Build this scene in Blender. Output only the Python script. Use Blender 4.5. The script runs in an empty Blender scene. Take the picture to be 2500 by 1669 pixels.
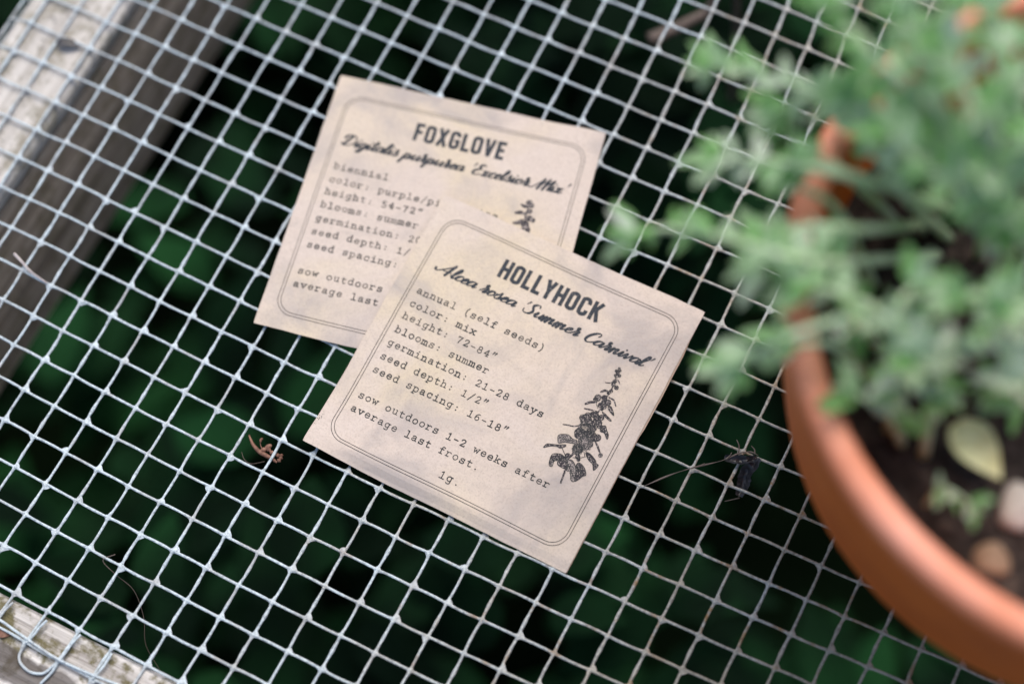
import bpy, bmesh, math, random
import numpy as np
from mathutils import Vector, Matrix, noise as mnoise

random.seed(7)
rnd = random.Random(11)
SC = bpy.context.scene
COL = SC.collection
PI = math.pi

# ------------------------------------------------------------------ camera
CAM_R = ((0.8951831, 0.4447564, -0.0289635), (0.4019693, -0.8337184, -0.3785952), (-0.1925301, 0.3272696, -0.9251091))
cam_d = bpy.data.cameras.new('camera')
cam = bpy.data.objects.new('camera', cam_d)
COL.objects.link(cam)
rx, dn, fw = (Vector(r) for r in CAM_R)
m = Matrix((rx, -dn, -fw)).transposed().to_4x4()
m.translation = Vector((0.2305251, -0.1402760, 0.5434640))
cam.matrix_world = m
cam_d.sensor_fit = 'HORIZONTAL'
cam_d.sensor_width = 36
cam_d.lens = 60.339
cam_d.clip_start = 0.01
cam_d.clip_end = 60
cam_d.dof.use_dof = True
cam_d.dof.focus_distance = 0.569
cam_d.dof.aperture_fstop = 3.3
cam_d.dof.aperture_blades = 9
SC.camera = cam

# ------------------------------------------------------------------ sky, sun, exposure
SUN_EL, SUN_AZ = math.radians(68), math.radians(-5)      # azimuth clockwise from +Y
w = bpy.data.worlds.new('World')
SC.world = w
w.use_nodes = True
nt = w.node_tree
nt.nodes.clear()
sky = nt.nodes.new('ShaderNodeTexSky')
sky.sky_type = 'NISHITA'
sky.sun_disc = False
sky.sun_elevation = SUN_EL
sky.sun_rotation = SUN_AZ
sky.air_density = 1.0
sky.dust_density = 3.0
sky.ozone_density = 1.0
bg = nt.nodes.new('ShaderNodeBackground')
bg.inputs[1].default_value = 0.10
wo = nt.nodes.new('ShaderNodeOutputWorld')
nt.links.new(sky.outputs[0], bg.inputs[0])
nt.links.new(bg.outputs[0], wo.inputs[0])
sl = bpy.data.lights.new('sun', 'SUN')
sl.energy = 1.5
sl.angle = math.radians(38)
sl.color = (1.0, 0.93, 0.84)
sun = bpy.data.objects.new('sun', sl)
COL.objects.link(sun)
sd = Vector((math.sin(SUN_AZ) * math.cos(SUN_EL), math.cos(SUN_AZ) * math.cos(SUN_EL), math.sin(SUN_EL)))
sun.rotation_euler = sd.to_track_quat('Z', 'Y').to_euler()
sun.location = (0, 0, 3)
SC.view_settings.view_transform = 'Standard'
SC.view_settings.look = 'None'
SC.view_settings.exposure = 0.78
SC.view_settings.gamma = 1.0
SC.view_settings.use_curve_mapping = False


# ------------------------------------------------------------------ helpers
def tag(o, label=None, cat=None, group=None, kind=None):
    if label: o['label'] = label
    if cat: o['category'] = cat
    if group: o['group'] = group
    if kind: o['kind'] = kind
    return o


def empty(name, loc=(0, 0, 0)):
    o = bpy.data.objects.new(name, None)
    o.empty_display_size = 0.02
    o.location = loc
    COL.objects.link(o)
    return o


def link_mesh(name, V, F, mat, parent=None, smooth=True, mats=None, mi=None):
    me = bpy.data.meshes.new(name)
    me.from_pydata([tuple(v) for v in V], [], [tuple(f) for f in F])
    if mats:
        for x in mats: me.materials.append(x)
        me.polygons.foreach_set('material_index', mi)
    else:
        me.materials.append(mat)
    if smooth:
        me.polygons.foreach_set('use_smooth', [True] * len(me.polygons))
    me.update()
    o = bpy.data.objects.new(name, me)
    COL.objects.link(o)
    if parent is not None:
        o.parent = parent
        o.matrix_parent_inverse = Matrix.Translation(parent.location).inverted()
    return o


class MB:
    def __init__(self):
        self.V, self.F = [], []

    def add(self, V, F):
        n = len(self.V)
        self.V += list(V)
        self.F += [tuple(i + n for i in f) for f in F]

    def tube(self, pts, radii, sides=8, cap=True):
        pts = [Vector(p) for p in pts]
        n = len(pts)
        V, F = [], []
        prev = None
        for k, p in enumerate(pts):
            t = (pts[min(k + 1, n - 1)] - pts[max(k - 1, 0)]).normalized()
            a = Vector((0, 0, 1)) if prev is None else prev
            if abs(t.dot(a)) > 0.97 and prev is None: a = Vector((1, 0, 0))
            s = (a - t * a.dot(t)).normalized()
            prev = s
            b = t.cross(s)
            r = radii[k] if hasattr(radii, '__len__') else radii
            for q in range(sides):
                an = 2 * PI * q / sides
                V.append(p + (s * math.cos(an) + b * math.sin(an)) * r)
        for k in range(n - 1):
            for q in range(sides):
                F.append((k * sides + q, k * sides + (q + 1) % sides, (k + 1) * sides + (q + 1) % sides, (k + 1) * sides + q))
        if cap:
            F.append(tuple(range(sides - 1, -1, -1)))
            F.append(tuple(range((n - 1) * sides, n * sides)))
        self.add(V, F)

    def box(self, x0, x1, y0, y1, z0, z1):
        V = [(x, y, z) for z in (z0, z1) for y in (y0, y1) for x in (x0, x1)]
        self.add(V, [(0, 2, 3, 1), (4, 5, 7, 6), (0, 1, 5, 4), (2, 6, 7, 3), (1, 3, 7, 5), (0, 4, 6, 2)])

    def build(self, name, mat, parent=None, smooth=True):
        return link_mesh(name, self.V, self.F, mat, parent, smooth)


def catmull(P, n=8, closed=False):
    P = [np.array(p, float) for p in P]
    out = []
    N = len(P)
    rng = range(N if closed else N - 1)
    for i in rng:
        p1, p2 = P[i], P[(i + 1) % N]
        p0 = P[(i - 1) % N] if (closed or i > 0) else 2 * p1 - p2
        p3 = P[(i + 2) % N] if (closed or i + 2 < N) else 2 * p2 - p1
        for k in range(n):
            t = k / n
            out.append(0.5 * (2 * p1 + (p2 - p0) * t + (2 * p0 - 5 * p1 + 4 * p2 - p3) * t * t + (3 * p1 - p0 - 3 * p2 + p3) * t ** 3))
    if not closed: out.append(P[-1])
    return out


def sstep(a, b, x):
    t = min(1, max(0, (x - a) / (b - a)))
    return t * t * (3 - 2 * t)


# ------------------------------------------------------------------ materials
class NM:
    """small node-graph helper"""
    def __init__(self, name):
        self.m = bpy.data.materials.new(name)
        self.m.use_nodes = True
        self.t = self.m.node_tree
        self.b = self.t.nodes['Principled BSDF']
        tc = self.t.nodes.new('ShaderNodeTexCoord')
        self.obj = tc.outputs['Object']

    def n(self, kind, **kw):
        nd = self.t.nodes.new(kind)
        for k, v in kw.items(): setattr(nd, k, v)
        return nd

    def l(self, a, b): self.t.links.new(a, b)

    def mapped(self, scale=(1, 1, 1), rot=(0, 0, 0)):
        mp = self.n('ShaderNodeMapping')
        mp.inputs['Scale'].default_value = scale
        mp.inputs['Rotation'].default_value = rot
        self.l(self.obj, mp.inputs[0])
        return mp.outputs[0]

    def noise(self, scale, detail=4, rough=0.55, vec=None, dist=0.0):
        nd = self.n('ShaderNodeTexNoise')
        nd.inputs['Scale'].default_value = scale
        nd.inputs['Detail'].default_value = detail
        nd.inputs['Roughness'].default_value = rough
        nd.inputs['Distortion'].default_value = dist
        self.l(vec if vec is not None else self.obj, nd.inputs['Vector'])
        return nd.outputs['Fac']

    def ramp(self, fac, stops):
        nd = self.n('ShaderNodeValToRGB')
        e = nd.color_ramp.elements
        while len(e) < len(stops): e.new(0.5)
        for k, (p, c) in enumerate(stops):
            e[k].position = p
            e[k].color = (*c, 1) if hasattr(c, '__len__') else (c, c, c, 1)
        self.l(fac, nd.inputs[0])
        return nd.outputs[0]

    def mix(self, fac, a, b, mode='MIX'):
        nd = self.n('ShaderNodeMix', data_type='RGBA', blend_type=mode)
        for s, v in ((0, fac), (6, a), (7, b)):
            if hasattr(v, 'is_linked') or isinstance(v, bpy.types.NodeSocket): self.l(v, nd.inputs[s])
            else: nd.inputs[s].default_value = v if s == 0 else (*v, 1)
        return nd.outputs[2]

    def math(self, op, a, b=None, c=None):
        nd = self.n('ShaderNodeMath', operation=op)
        for k, v in enumerate((a, b, c)):
            if v is None: continue
            if isinstance(v, bpy.types.NodeSocket): self.l(v, nd.inputs[k])
            else: nd.inputs[k].default_value = v
        return nd.outputs[0]

    def xyz(self):
        nd = self.n('ShaderNodeSeparateXYZ')
        self.l(self.obj, nd.inputs[0])
        return nd.outputs

    def remap(self, v, a, b, lo=0.0, hi=1.0):
        nd = self.n('ShaderNodeMapRange')
        nd.inputs[1].default_value, nd.inputs[2].default_value = a, b
        nd.inputs[3].default_value, nd.inputs[4].default_value = lo, hi
        self.l(v, nd.inputs[0])
        return nd.outputs[0]

    def bump(self, h, strength, dist):
        nd = self.n('ShaderNodeBump')
        nd.inputs['Strength'].default_value = strength
        nd.inputs['Distance'].default_value = dist
        self.l(h, nd.inputs['Height'])
        self.l(nd.outputs[0], self.b.inputs['Normal'])

    def fin(self, col, rough=0.6, metal=0.0, spec=0.5):
        if isinstance(col, bpy.types.NodeSocket): self.l(col, self.b.inputs['Base Color'])
        else: self.b.inputs['Base Color'].default_value = (*col, 1)
        if isinstance(rough, bpy.types.NodeSocket): self.l(rough, self.b.inputs['Roughness'])
        else: self.b.inputs['Roughness'].default_value = rough
        self.b.inputs['Metallic'].default_value = metal
        self.b.inputs['Specular IOR Level'].default_value = spec
        return self.m


def mat_zinc():
    N = NM('galvanised_wire')
    x, y, z = N.xyz()
    big = N.noise(28, 3)
    fine = N.noise(900, 4, 0.65)
    c = N.ramp(fine, [(0.28, (0.32, 0.37, 0.40)), (0.5, (0.60, 0.69, 0.735)), (0.75, (0.76, 0.85, 0.88))])
    c = N.mix(N.math('MULTIPLY', N.remap(N.noise(75, 3), 0.5, 0.66), 0.6), c, (0.44, 0.43, 0.415))
    # bare, dirtier zinc towards the pot side of the sheet
    worn = N.math('ADD', N.remap(x, 0.06, 0.26), N.math('MULTIPLY', N.math('SUBTRACT', big, 0.5), 1.3))
    worn = N.remap(worn, 0.15, 0.95)
    dirt = N.ramp(fine, [(0.3, (0.19, 0.175, 0.14)), (0.55, (0.47, 0.42, 0.335)), (0.8, (0.56, 0.53, 0.46))])
    c = N.mix(worn, c, dirt)
    patch = N.noise(95, 5, 0.7)
    r = N.ramp(N.noise(700, 3), [(0.3, (0.20, 0.09, 0.035)), (0.7, (0.42, 0.25, 0.08))])
    rf = N.math('MULTIPLY', N.remap(patch, 0.53, 0.66), N.remap(x, 0.05, 0.20, 0.08, 0.85))
    c = N.mix(rf, c, r)
    spots = N.remap(N.noise(1500, 2), 0.70, 0.76)
    c = N.mix(N.math('MULTIPLY', spots, 0.7), c, (0.08, 0.07, 0.06))
    N.bump(N.noise(950, 4, 0.65), 1.0, 0.0008)
    return N.fin(c, N.remap(fine, 0.2, 0.8, 0.42, 0.75), 0.12, 0.4)


def mat_paper(seed, name):
    N = NM(name)
    v = N.mapped((1, 1, 1))
    off = N.n('ShaderNodeVectorMath', operation='ADD')
    off.inputs[1].default_value = (seed, seed * 0.37, 0)
    N.l(v, off.inputs[0])
    v = off.outputs[0]
    a = N.noise(16, 4, 0.55, v, 0.6)
    b = N.noise(26, 5, 0.6, v, 0.8)
    f = N.noise(1400, 3, 0.7, v)
    f2 = N.noise(420, 3, 0.6, v)
    c = N.mix(N.remap(a, 0.46, 0.64), (0.575, 0.490, 0.425), (0.585, 0.495, 0.370))
    c = N.mix(N.math('MULTIPLY', N.remap(b, 0.48, 0.66), 0.85), c, (0.375, 0.335, 0.315))
    c = N.mix(N.math('MULTIPLY', N.remap(b, 0.46, 0.28), 0.5), c, (0.625, 0.545, 0.49))
    c = N.mix(N.math('MULTIPLY', N.remap(f, 0.50, 0.68), 0.40), c, (0.32, 0.26, 0.22))
    c = N.mix(N.math('MULTIPLY', N.remap(f2, 0.40, 0.7), 0.28), c, (0.45, 0.38, 0.33))
    cr = N.noise(70, 4, 0.6, v, 1.2)
    N.bump(N.math('ADD', N.math('MULTIPLY', f2, 0.15), cr), 0.5, 0.0009)
    return N.fin(c, 0.75, 0, 0.3)


def mat_ink(name, base, lo, hi, paper=(0.56, 0.49, 0.44), scale=1600):
    N = NM(name)
    f = N.noise(scale, 2, 0.6)
    c = N.mix(N.remap(f, lo, hi), base, paper)
    return N.fin(c, 0.75, 0, 0.3)


def mat_wood(name, dark, mid, light, moss=0.0, rot=0.0, dark_band=None):
    """weathered timber; the grain runs along X, or along Y when rot is set"""
    N = NM(name)
    v = N.mapped((420, 14, 420) if rot else (14, 420, 420))
    v2 = N.mapped((90, 5, 90) if rot else (5, 90, 90))
    g = N.noise(1.0, 6, 0.7, v, 0.3)
    g2 = N.noise(1.0, 4, 0.6, v2, 0.4)
    c = N.ramp(g, [(0.25, dark), (0.48, mid), (0.70, light)])
    c = N.mix(N.math('MULTIPLY', N.remap(g2, 0.45, 0.7), 0.55), c, dark)
    sp = N.noise(260, 4, 0.7)
    c = N.mix(N.math('MULTIPLY', N.remap(sp, 0.60, 0.72), 0.7), c, (0.05, 0.045, 0.04))
    if moss > 0:
        mo = N.math('MULTIPLY', N.remap(N.noise(110, 4, 0.65), 0.49, 0.60), moss)
        c = N.mix(mo, c, (0.10, 0.085, 0.018))
    if dark_band:  # darker band between two Y values, with a noisy edge
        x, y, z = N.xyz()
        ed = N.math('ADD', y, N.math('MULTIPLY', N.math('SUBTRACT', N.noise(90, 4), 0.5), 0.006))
        band = N.math('MULTIPLY', N.remap(ed, dark_band[0] - 0.0012, dark_band[0]), N.remap(ed, dark_band[1] + 0.0012, dark_band[1]))
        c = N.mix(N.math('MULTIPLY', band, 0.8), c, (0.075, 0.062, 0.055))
    N.bump(g, 0.7, 0.0012)
    return N.fin(c, 0.85, 0, 0.25)


def mat_simple(name, stops, scale, rough=0.8, detail=4, bump=0.0, bd=0.001, spec=0.3):
    N = NM(name)
    f = N.noise(scale, detail, 0.6)
    c = N.ramp(f, stops)
    if bump: N.bump(f, bump, bd)
    return N.fin(c, rough, 0, spec)


def mat_leaf(name, lo, hi, scale, rough=0.6, trans=0.25, spec=0.35, patchy=False):
    N = NM(name)
    f = N.noise(scale, 3, 0.6)
    oi = N.n('ShaderNodeNewGeometry').outputs['Random Per Island']
    fac = N.math('MULTIPLY_ADD', f, 0.25, N.remap(oi, 0.30, 0.95, 0.0, 0.85))
    if patchy: fac = N.math('MULTIPLY', N.remap(f, 0.42, 0.66), N.math('MULTIPLY_ADD', oi, 0.7, 0.4))
    c = N.mix(fac, lo, hi)
    N.fin(c, rough, 0, spec)
    tr = N.n('ShaderNodeBsdfTranslucent')
    N.l(c, tr.inputs[0])
    mx = N.n('ShaderNodeMixShader')
    mx.inputs[0].default_value = trans
    out = N.t.nodes['Material Output']
    N.l(N.b.outputs[0], mx.inputs[1])
    N.l(tr.outputs[0], mx.inputs[2])
    N.l(mx.outputs[0], out.inputs[0])
    return N.m


M = {}
M['zinc'] = mat_zinc()
M['paper_a'] = mat_paper(3.1, 'aged_kraft_paper')
M['paper_b'] = mat_paper(8.7, 'aged_kraft_paper_pale')
M['paper_back'] = mat_simple('kraft_back', [(0.3, (0.34, 0.25, 0.19)), (0.7, (0.46, 0.36, 0.29))], 90)
M['ink'] = mat_ink('stamp_ink', (0.030, 0.036, 0.045), 0.60, 0.78, (0.30, 0.27, 0.25))
M['ink_type'] = mat_ink('typewriter_ink', (0.024, 0.028, 0.030), 0.62, 0.80, (0.34, 0.30, 0.27))
M['ink_draw'] = mat_ink('engraving_ink', (0.034, 0.030, 0.036), 0.51, 0.66, (0.38, 0.33, 0.30), 2000)
M['ink_pale'] = mat_ink('engraving_ink_pale', (0.05, 0.045, 0.05), 0.40, 0.62, (0.38, 0.33, 0.30), 2300)
M['cap_wood'] = mat_wood('pale_weathered_timber', (0.22, 0.20, 0.18), (0.54, 0.51, 0.47), (0.68, 0.65, 0.61), 0.4, PI / 2)
M['rail_wood'] = mat_wood('shade_dark_timber', (0.10, 0.076, 0.056), (0.38, 0.305, 0.235), (0.64, 0.53, 0.42), 0.35, PI / 2)  # shade of the beam's inner face put into a darker timber colour
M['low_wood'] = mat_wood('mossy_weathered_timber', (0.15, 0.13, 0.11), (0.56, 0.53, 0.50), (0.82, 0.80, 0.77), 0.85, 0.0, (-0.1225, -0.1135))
M['soil'] = mat_simple('potting_soil', [(0.3, (0.010, 0.007, 0.006)), (0.52, (0.040, 0.029, 0.025)), (0.68, (0.10, 0.072, 0.058)), (0.80, (0.24, 0.19, 0.15))], 260, 0.95, 5, 1.0, 0.004)
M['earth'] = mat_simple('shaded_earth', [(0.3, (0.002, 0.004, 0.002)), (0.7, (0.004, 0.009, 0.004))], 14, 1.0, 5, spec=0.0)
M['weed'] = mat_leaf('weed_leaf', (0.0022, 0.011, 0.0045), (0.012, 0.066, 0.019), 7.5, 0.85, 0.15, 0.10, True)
M['leaf'] = mat_leaf('grey_green_leaf', (0.20, 0.50, 0.12), (0.84, 0.92, 0.80), 120, 0.7, 0.55)
M['stem'] = mat_simple('plant_stem', [(0.3, (0.34, 0.48, 0.24)), (0.7, (0.52, 0.62, 0.44))], 60, 0.7)
M['dryleaf'] = mat_simple('dry_brown_leaf', [(0.3, (0.14, 0.05, 0.012)), (0.7, (0.34, 0.13, 0.03))], 90, 0.7)
M['yellow'] = mat_simple('yellowed_leaf', [(0.3, (0.60, 0.60, 0.22)), (0.5, (0.80, 0.76, 0.42)), (0.75, (0.50, 0.44, 0.18))], 120, 0.6)
M['stone'] = mat_simple('pale_pebble', [(0.3, (0.40, 0.33, 0.28)), (0.7, (0.60, 0.53, 0.47))], 120, 0.8)
M['tan_stone'] = mat_simple('tan_pebble', [(0.3, (0.20, 0.12, 0.075)), (0.7, (0.36, 0.24, 0.16))], 120, 0.8)
M['black'] = mat_simple('withered_black_leaf', [(0.35, (0.012, 0.011, 0.013)), (0.62, (0.03, 0.03, 0.035)), (0.8, (0.20, 0.20, 0.23))], 420, 0.38, 4, 0.8, 0.0008, 0.6)
M['husk'] = mat_simple('dry_husk', [(0.3, (0.09, 0.038, 0.026)), (0.7, (0.30, 0.16, 0.11))], 500, 0.6)
M['thread'] = mat_simple('dry_strand', [(0.3, (0.10, 0.075, 0.06)), (0.7, (0.20, 0.16, 0.14))], 300, 0.6)
M['straw'] = mat_simple('pale_straw', [(0.3, (0.42, 0.36, 0.36)), (0.7, (0.60, 0.54, 0.52))], 300, 0.6)


def mat_clay():
    N = NM('terracotta')
    f = N.noise(38, 5, 0.6)
    f2 = N.noise(420, 3, 0.6)
    c = N.ramp(f, [(0.3, (0.52, 0.108, 0.008)), (0.6, (0.64, 0.145, 0.012)), (0.8, (0.66, 0.19, 0.035))])
    # lit highlight of the lip painted into the clay colour
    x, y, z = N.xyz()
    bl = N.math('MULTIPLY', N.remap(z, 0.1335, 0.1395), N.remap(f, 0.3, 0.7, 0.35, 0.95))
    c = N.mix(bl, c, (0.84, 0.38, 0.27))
    N.bump(f2, 0.25, 0.0006)
    return N.fin(c, 0.65, 0, 0.4)


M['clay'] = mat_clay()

# ------------------------------------------------------------------ ground and the weeds growing under the table
GZ = -0.62
V, F = [], []
n = 40
for a in range(n + 1):
    for b in range(n + 1):
        x, y = -6 + 12 * a / n, -6 + 12 * b / n
        V.append((x, y, GZ + 0.02 * mnoise.noise((x * 2, y * 2, 0))))
for a in range(n):
    for b in range(n):
        k = a * (n + 1) + b
        F.append((k, k + n + 1, k + n + 2, k + 1))
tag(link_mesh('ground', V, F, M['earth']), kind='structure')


def leaf_geo(mb, base, d, up, L, W, bend=0.25, fold=0.25, shape='ovate', lobes=0):
    """one leaf: a folded, curved blade of 2 x 6 quads"""
    d = Vector(d).normalized()
    up = Vector(up)
    s = d.cross(up)
    if s.length < 1e-4: s = d.cross(Vector((1, 0, 0)))
    s.normalize()
    nrm = s.cross(d).normalized()
    n = 6
    V, F = [], []
    for k in range(n + 1):
        t = k / n
        if shape == 'ovate': wd = math.sin(PI * min(1, (t * 0.94 + 0.06)) ** 0.75)
        else: wd = 0.25 + 0.75 * math.sin(PI * min(1, t ** 1.5 * 0.92 + 0.04)) if t < 0.98 else 0.18
        if lobes: wd *= 1 + 0.38 * math.sin(t * PI * lobes)
        wd *= W / 2
        c = Vector(base) + d * (L * t) - nrm * (bend * L * t * t)
        V += [c - s * wd + nrm * wd * fold, c, c + s * wd + nrm * wd * fold]
    for k in range(n):
        for q in range(2):
            i = k * 3 + q
            F.append((i, i + 1, i + 4, i + 3))
    mb.add(V, F)


mb = MB()
r = random.Random(5)


def clump(cx, cy, zt, rad, cnt, ls):
    hgt = zt - GZ
    for _ in range(cnt):
        a, q = r.uniform(0, 2 * PI), rad * math.sqrt(r.random())
        dome = 1 - 0.55 * (q / rad) ** 2
        z = GZ + hgt * dome * (1 - 0.35 * r.random() ** 1.5)
        el = r.uniform(-0.5, 0.6)
        az = a + r.uniform(-1.2, 1.2)
        L = ls * r.uniform(0.6, 1.3)
        leaf_geo(mb, (cx + q * math.cos(a), cy + q * math.sin(a), z), (math.cos(az) * math.cos(el), math.sin(az) * math.cos(el), math.sin(el)),
                 (r.uniform(-.3, .3), r.uniform(-.3, .3), 1), L, L * r.uniform(0.45, 0.7), r.uniform(0.1, 0.6), 0.3)


for _ in range(64):
    cx, cy = r.uniform(-0.75, 0.75), r.uniform(-0.35, 1.15)
    clump(cx, cy, r.uniform(-0.42, -0.22), r.uniform(0.08, 0.15), 55, 0.055)
for _ in range(70):          # taller clumps added around the table, out of view, to block side light
    a = r.uniform(0, 2 * PI)
    x, y = 0.25 + 0.62 * math.cos(a) * r.uniform(1, 1.35), 0.24 + 0.70 * math.sin(a) * r.uniform(1, 1.35)
    if y < -0.25 and -0.1 < x < 0.6: continue
    clump(x, y, r.uniform(-0.2, -0.08), r.uniform(0.1, 0.16), 70, 0.06)
# the shoots that reach up close below the wire
clump(0.075, 0.285, -0.075, 0.075, 60, 0.05)
clump(0.155, 0.275, -0.06, 0.07, 55, 0.05)
clump(0.02, 0.32, -0.13, 0.07, 45, 0.05)
clump(0.133, 0.03, -0.20, 0.06, 34, 0.05)
clump(0.19, 0.045, -0.21, 0.05, 34, 0.05)
clump(0.05, -0.03, -0.17, 0.045, 26, 0.05)
clump(-0.01, -0.07, -0.17, 0.045, 26, 0.05)
clump(-0.02, 0.05, -0.22, 0.06, 26, 0.05)
tag(mb.build('undergrowth', M['weed']), 'dark green weeds growing in the shade under the wire table top, with unseen light-blocking clumps added around it', 'weeds', kind='stuff')

# ------------------------------------------------------------------ wooden frame of the table
frame = empty('wooden_frame', (0.25, 0.26, GZ))
tag(frame, 'weathered timber table frame that carries the wire mesh', 'frame')


def plank(name, x0, x1, y0, y1, z0, z1, mat, seg=0.0025, axis='y', wob=0.0006):
    bm = bmesh.new()
    bmesh.ops.create_cube(bm, size=1)
    for v in bm.verts:
        v.co = Vector((x0 + (v.co.x + .5) * (x1 - x0), y0 + (v.co.y + .5) * (y1 - y0), z0 + (v.co.z + .5) * (z1 - z0)))
    lng = [e for e in bm.edges if abs((e.verts[0].co - e.verts[1].co).normalized()[0 if axis == 'x' else 1]) > 0.9]
    bmesh.ops.subdivide_edges(bm, edges=lng, cuts=60)
    bmesh.ops.bevel(bm, geom=[e for e in bm.edges if e.is_manifold and e.calc_face_angle(0) > 0.5], offset=seg, segments=3, affect='EDGES', profile=0.5)
    for v in bm.verts:
        nn = mnoise.noise_vector((v.co.x * 22, v.co.y * 22, v.co.z * 22))
        v.co += Vector(nn) * wob
    me = bpy.data.meshes.new(name)
    bm.to_mesh(me)
    bm.free()
    me.materials.append(mat)
    me.polygons.foreach_set('use_smooth', [True] * len(me.polygons))
    o = bpy.data.objects.new(name, me)
    COL.objects.link(o)
    o.parent = frame
    o.matrix_parent_inverse = Matrix.Translation(frame.location).inverted()
    return o


XL, XR, YB, YT = -0.1095, 0.60, -0.187, 0.62
TZ = -0.0016
tag(plank('beam_lit_top', XL, -0.0743, YB, YT, TZ - 0.009, TZ, M['cap_wood'], 0.003), 'pale weathered board for the lit top of the edge beam')  # beam split in two so its lit top gets a paler colour
tag(plank('rail', XL + 0.002, -0.0752, YB, YT, -0.092, TZ - 0.0095, M['rail_wood'], 0.003), 'side rail coloured dark for its shade')  # dark colour carries the shade on the beam's inner face
tag(plank('rail', -0.0735, XR, YB, -0.0990, -0.092, TZ, M['low_wood'], 0.0022, 'x'), 'grey mossy rail with bleached grain')
plank('rail', -0.0735, XR - 0.04, YT - 0.036, YT, -0.092, TZ, M['cap_wood'], 0.003, 'x')
plank('rail', XR - 0.0385, XR, -0.0975, YT, -0.092, TZ, M['cap_wood'], 0.003)
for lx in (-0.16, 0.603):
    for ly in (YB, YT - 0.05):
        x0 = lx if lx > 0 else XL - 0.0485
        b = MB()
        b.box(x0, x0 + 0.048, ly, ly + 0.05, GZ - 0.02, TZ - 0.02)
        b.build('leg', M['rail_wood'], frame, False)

# ------------------------------------------------------------------ galvanised wire mesh
CELL = 0.0127
WARP = np.array([[0.000106, -0.001261], [0.001263, 0.00135], [-0.000609, 0.003078], [-0.000244, -0.003534], [-0.001434, 8.4e-05],
                 [0.001284, 0.000674], [0.003178, 0.000586], [-0.001964, 0.00061], [-0.002888, -0.002529], [0.000883, 0.001326],
                 [-0.002577, -0.00405], [-0.002651, 0.000677], [-0.00054, -0.000273], [-0.002123, -0.001539], [-0.000103, 7.6e-05]])


def node(i, j):
    """node of the welded sheet, with the bends a used sheet has"""
    x, y = i * CELL, -j * CELL
    s = max(-1.25, min(1.1, (x - 0.13) / 0.15))
    t = max(-1.1, min(1.2, (y - 0.04) / 0.15))
    d = np.zeros(2)
    k = 0
    for a in range(5):
        for b in range(5 - a):
            d += WARP[k] * (s ** a) * (t ** b)
            k += 1
    x += d[0] + 0.00022 * mnoise.noise((i * 1.7, j * 1.3, 4.2))
    y += d[1] + 0.00022 * mnoise.noise((i * 1.7, j * 1.3, 9.2))
    z = 0.0007 * mnoise.noise((i * 0.35, j * 0.35, 1.0))
    ov = -0.1110 - x
    if ov > 0:                        # the sheet is bent down over the outer edge
        x = -0.1110 - ov * 0.35
        z -= 0.0006 + ov * 0.9
    return Vector((x, y, z))


I0, I1, J0, J1 = -11, 47, -48, 9
ND = {(i, j): node(i, j) for i in range(I0, I1 + 1) for j in range(J0, J1 + 1)}


def near(p):
    return -0.13 < p.x < 0.36 and -0.13 < p.y < 0.36


mb = MB()
RW = 0.00046
r = random.Random(21)


def wire_seg(p, q, near_, zo, lump):
    n = 7 if near_ else 2
    pts, rad = [], []
    lp = r.uniform(0.35, 0.72)
    la = r.uniform(0.2, 0.6) if (lump and r.random() < 0.6) else 0
    side = Vector((q - p)).cross(Vector((0, 0, 1))).normalized()
    bo = r.uniform(-0.00025, 0.00025)
    for k in range(n + 1):
        t = k / n
        c = p.lerp(q, t) + Vector((0, 0, zo)) + side * (bo * math.sin(PI * t))
        rr = RW * (1 + 0.07 * r.uniform(-1, 1) + la * math.exp(-((t - lp) / 0.13) ** 2) + 0.10 * mnoise.noise((p.x * 900 + t * 5, p.y * 900, t * 4)))
        pts.append(c)
        rad.append(rr)
    mb.tube(pts, rad, 8 if near_ else 6, False)


for (i, j), p in ND.items():
    nr = near(p)
    if (i + 1, j) in ND: wire_seg(p, ND[i + 1, j], nr, 0.00022, False)
    if (i, j + 1) in ND: wire_seg(p, ND[i, j + 1], nr, -0.00022, True)
    # pool of zinc at the weld
    na = 24 if nr else 8
    fav = 0 if r.random() < 0.62 else r.randrange(4)
    dx = (ND.get((i + 1, j), p) - ND.get((i - 1, j), p)).normalized()
    dy = (ND.get((i, j - 1), p) - ND.get((i, j + 1), p)).normalized()
    ln = [r.uniform(0.0017, 0.0032) for _ in range(4)]
    web = [r.uniform(0.0008, 0.0011) + (r.uniform(0.0005, 0.0012) if (q == fav and r.random() < 0.7) else 0) for q in range(4)]
    bl = []
    for k in range(na):
        th = 2 * PI * k / na
        qd = int(th // (PI / 2)) % 4
        u = (th - qd * PI / 2) / (PI / 2)
        la, lb = ln[qd], ln[(qd + 1) % 4]
        ext = la * (1 - u) + lb * u
        e = abs(2 * u - 1)
        bl.append(web[qd] + (ext - web[qd]) * max(0, e) ** 2.3)
    for sgn in (1, -1):
        V = [p + Vector((0, 0, sgn * r.uniform(0.00072, 0.00098)))]
        F = []
        for ring, (f, h) in enumerate(((0.45, 0.00076), (1.0, 0.00012))):
            for k in range(na):
                th = 2 * PI * k / na
                rr = bl[k] * f * (1 + 0.06 * r.uniform(-1, 1)) if f < 1 else bl[k]
                V.append(p + dx * (rr * math.cos(th)) + dy * (rr * math.sin(th)) + Vector((0, 0, sgn * h)))
        for k in range(na):
            k2 = (k + 1) % na
            tri = (0, 1 + k, 1 + k2)
            qd_ = (1 + k, 1 + na + k, 1 + na + k2, 1 + k2)
            F += [tri, qd_] if sgn > 0 else [tri[::-1], qd_[::-1]]
        mb.add(V, F)
mesh_o = mb.build('wire_mesh', M['zinc'])
tag(mesh_o, 'square galvanised wire mesh stretched over the wooden frame', 'wire mesh')

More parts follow.
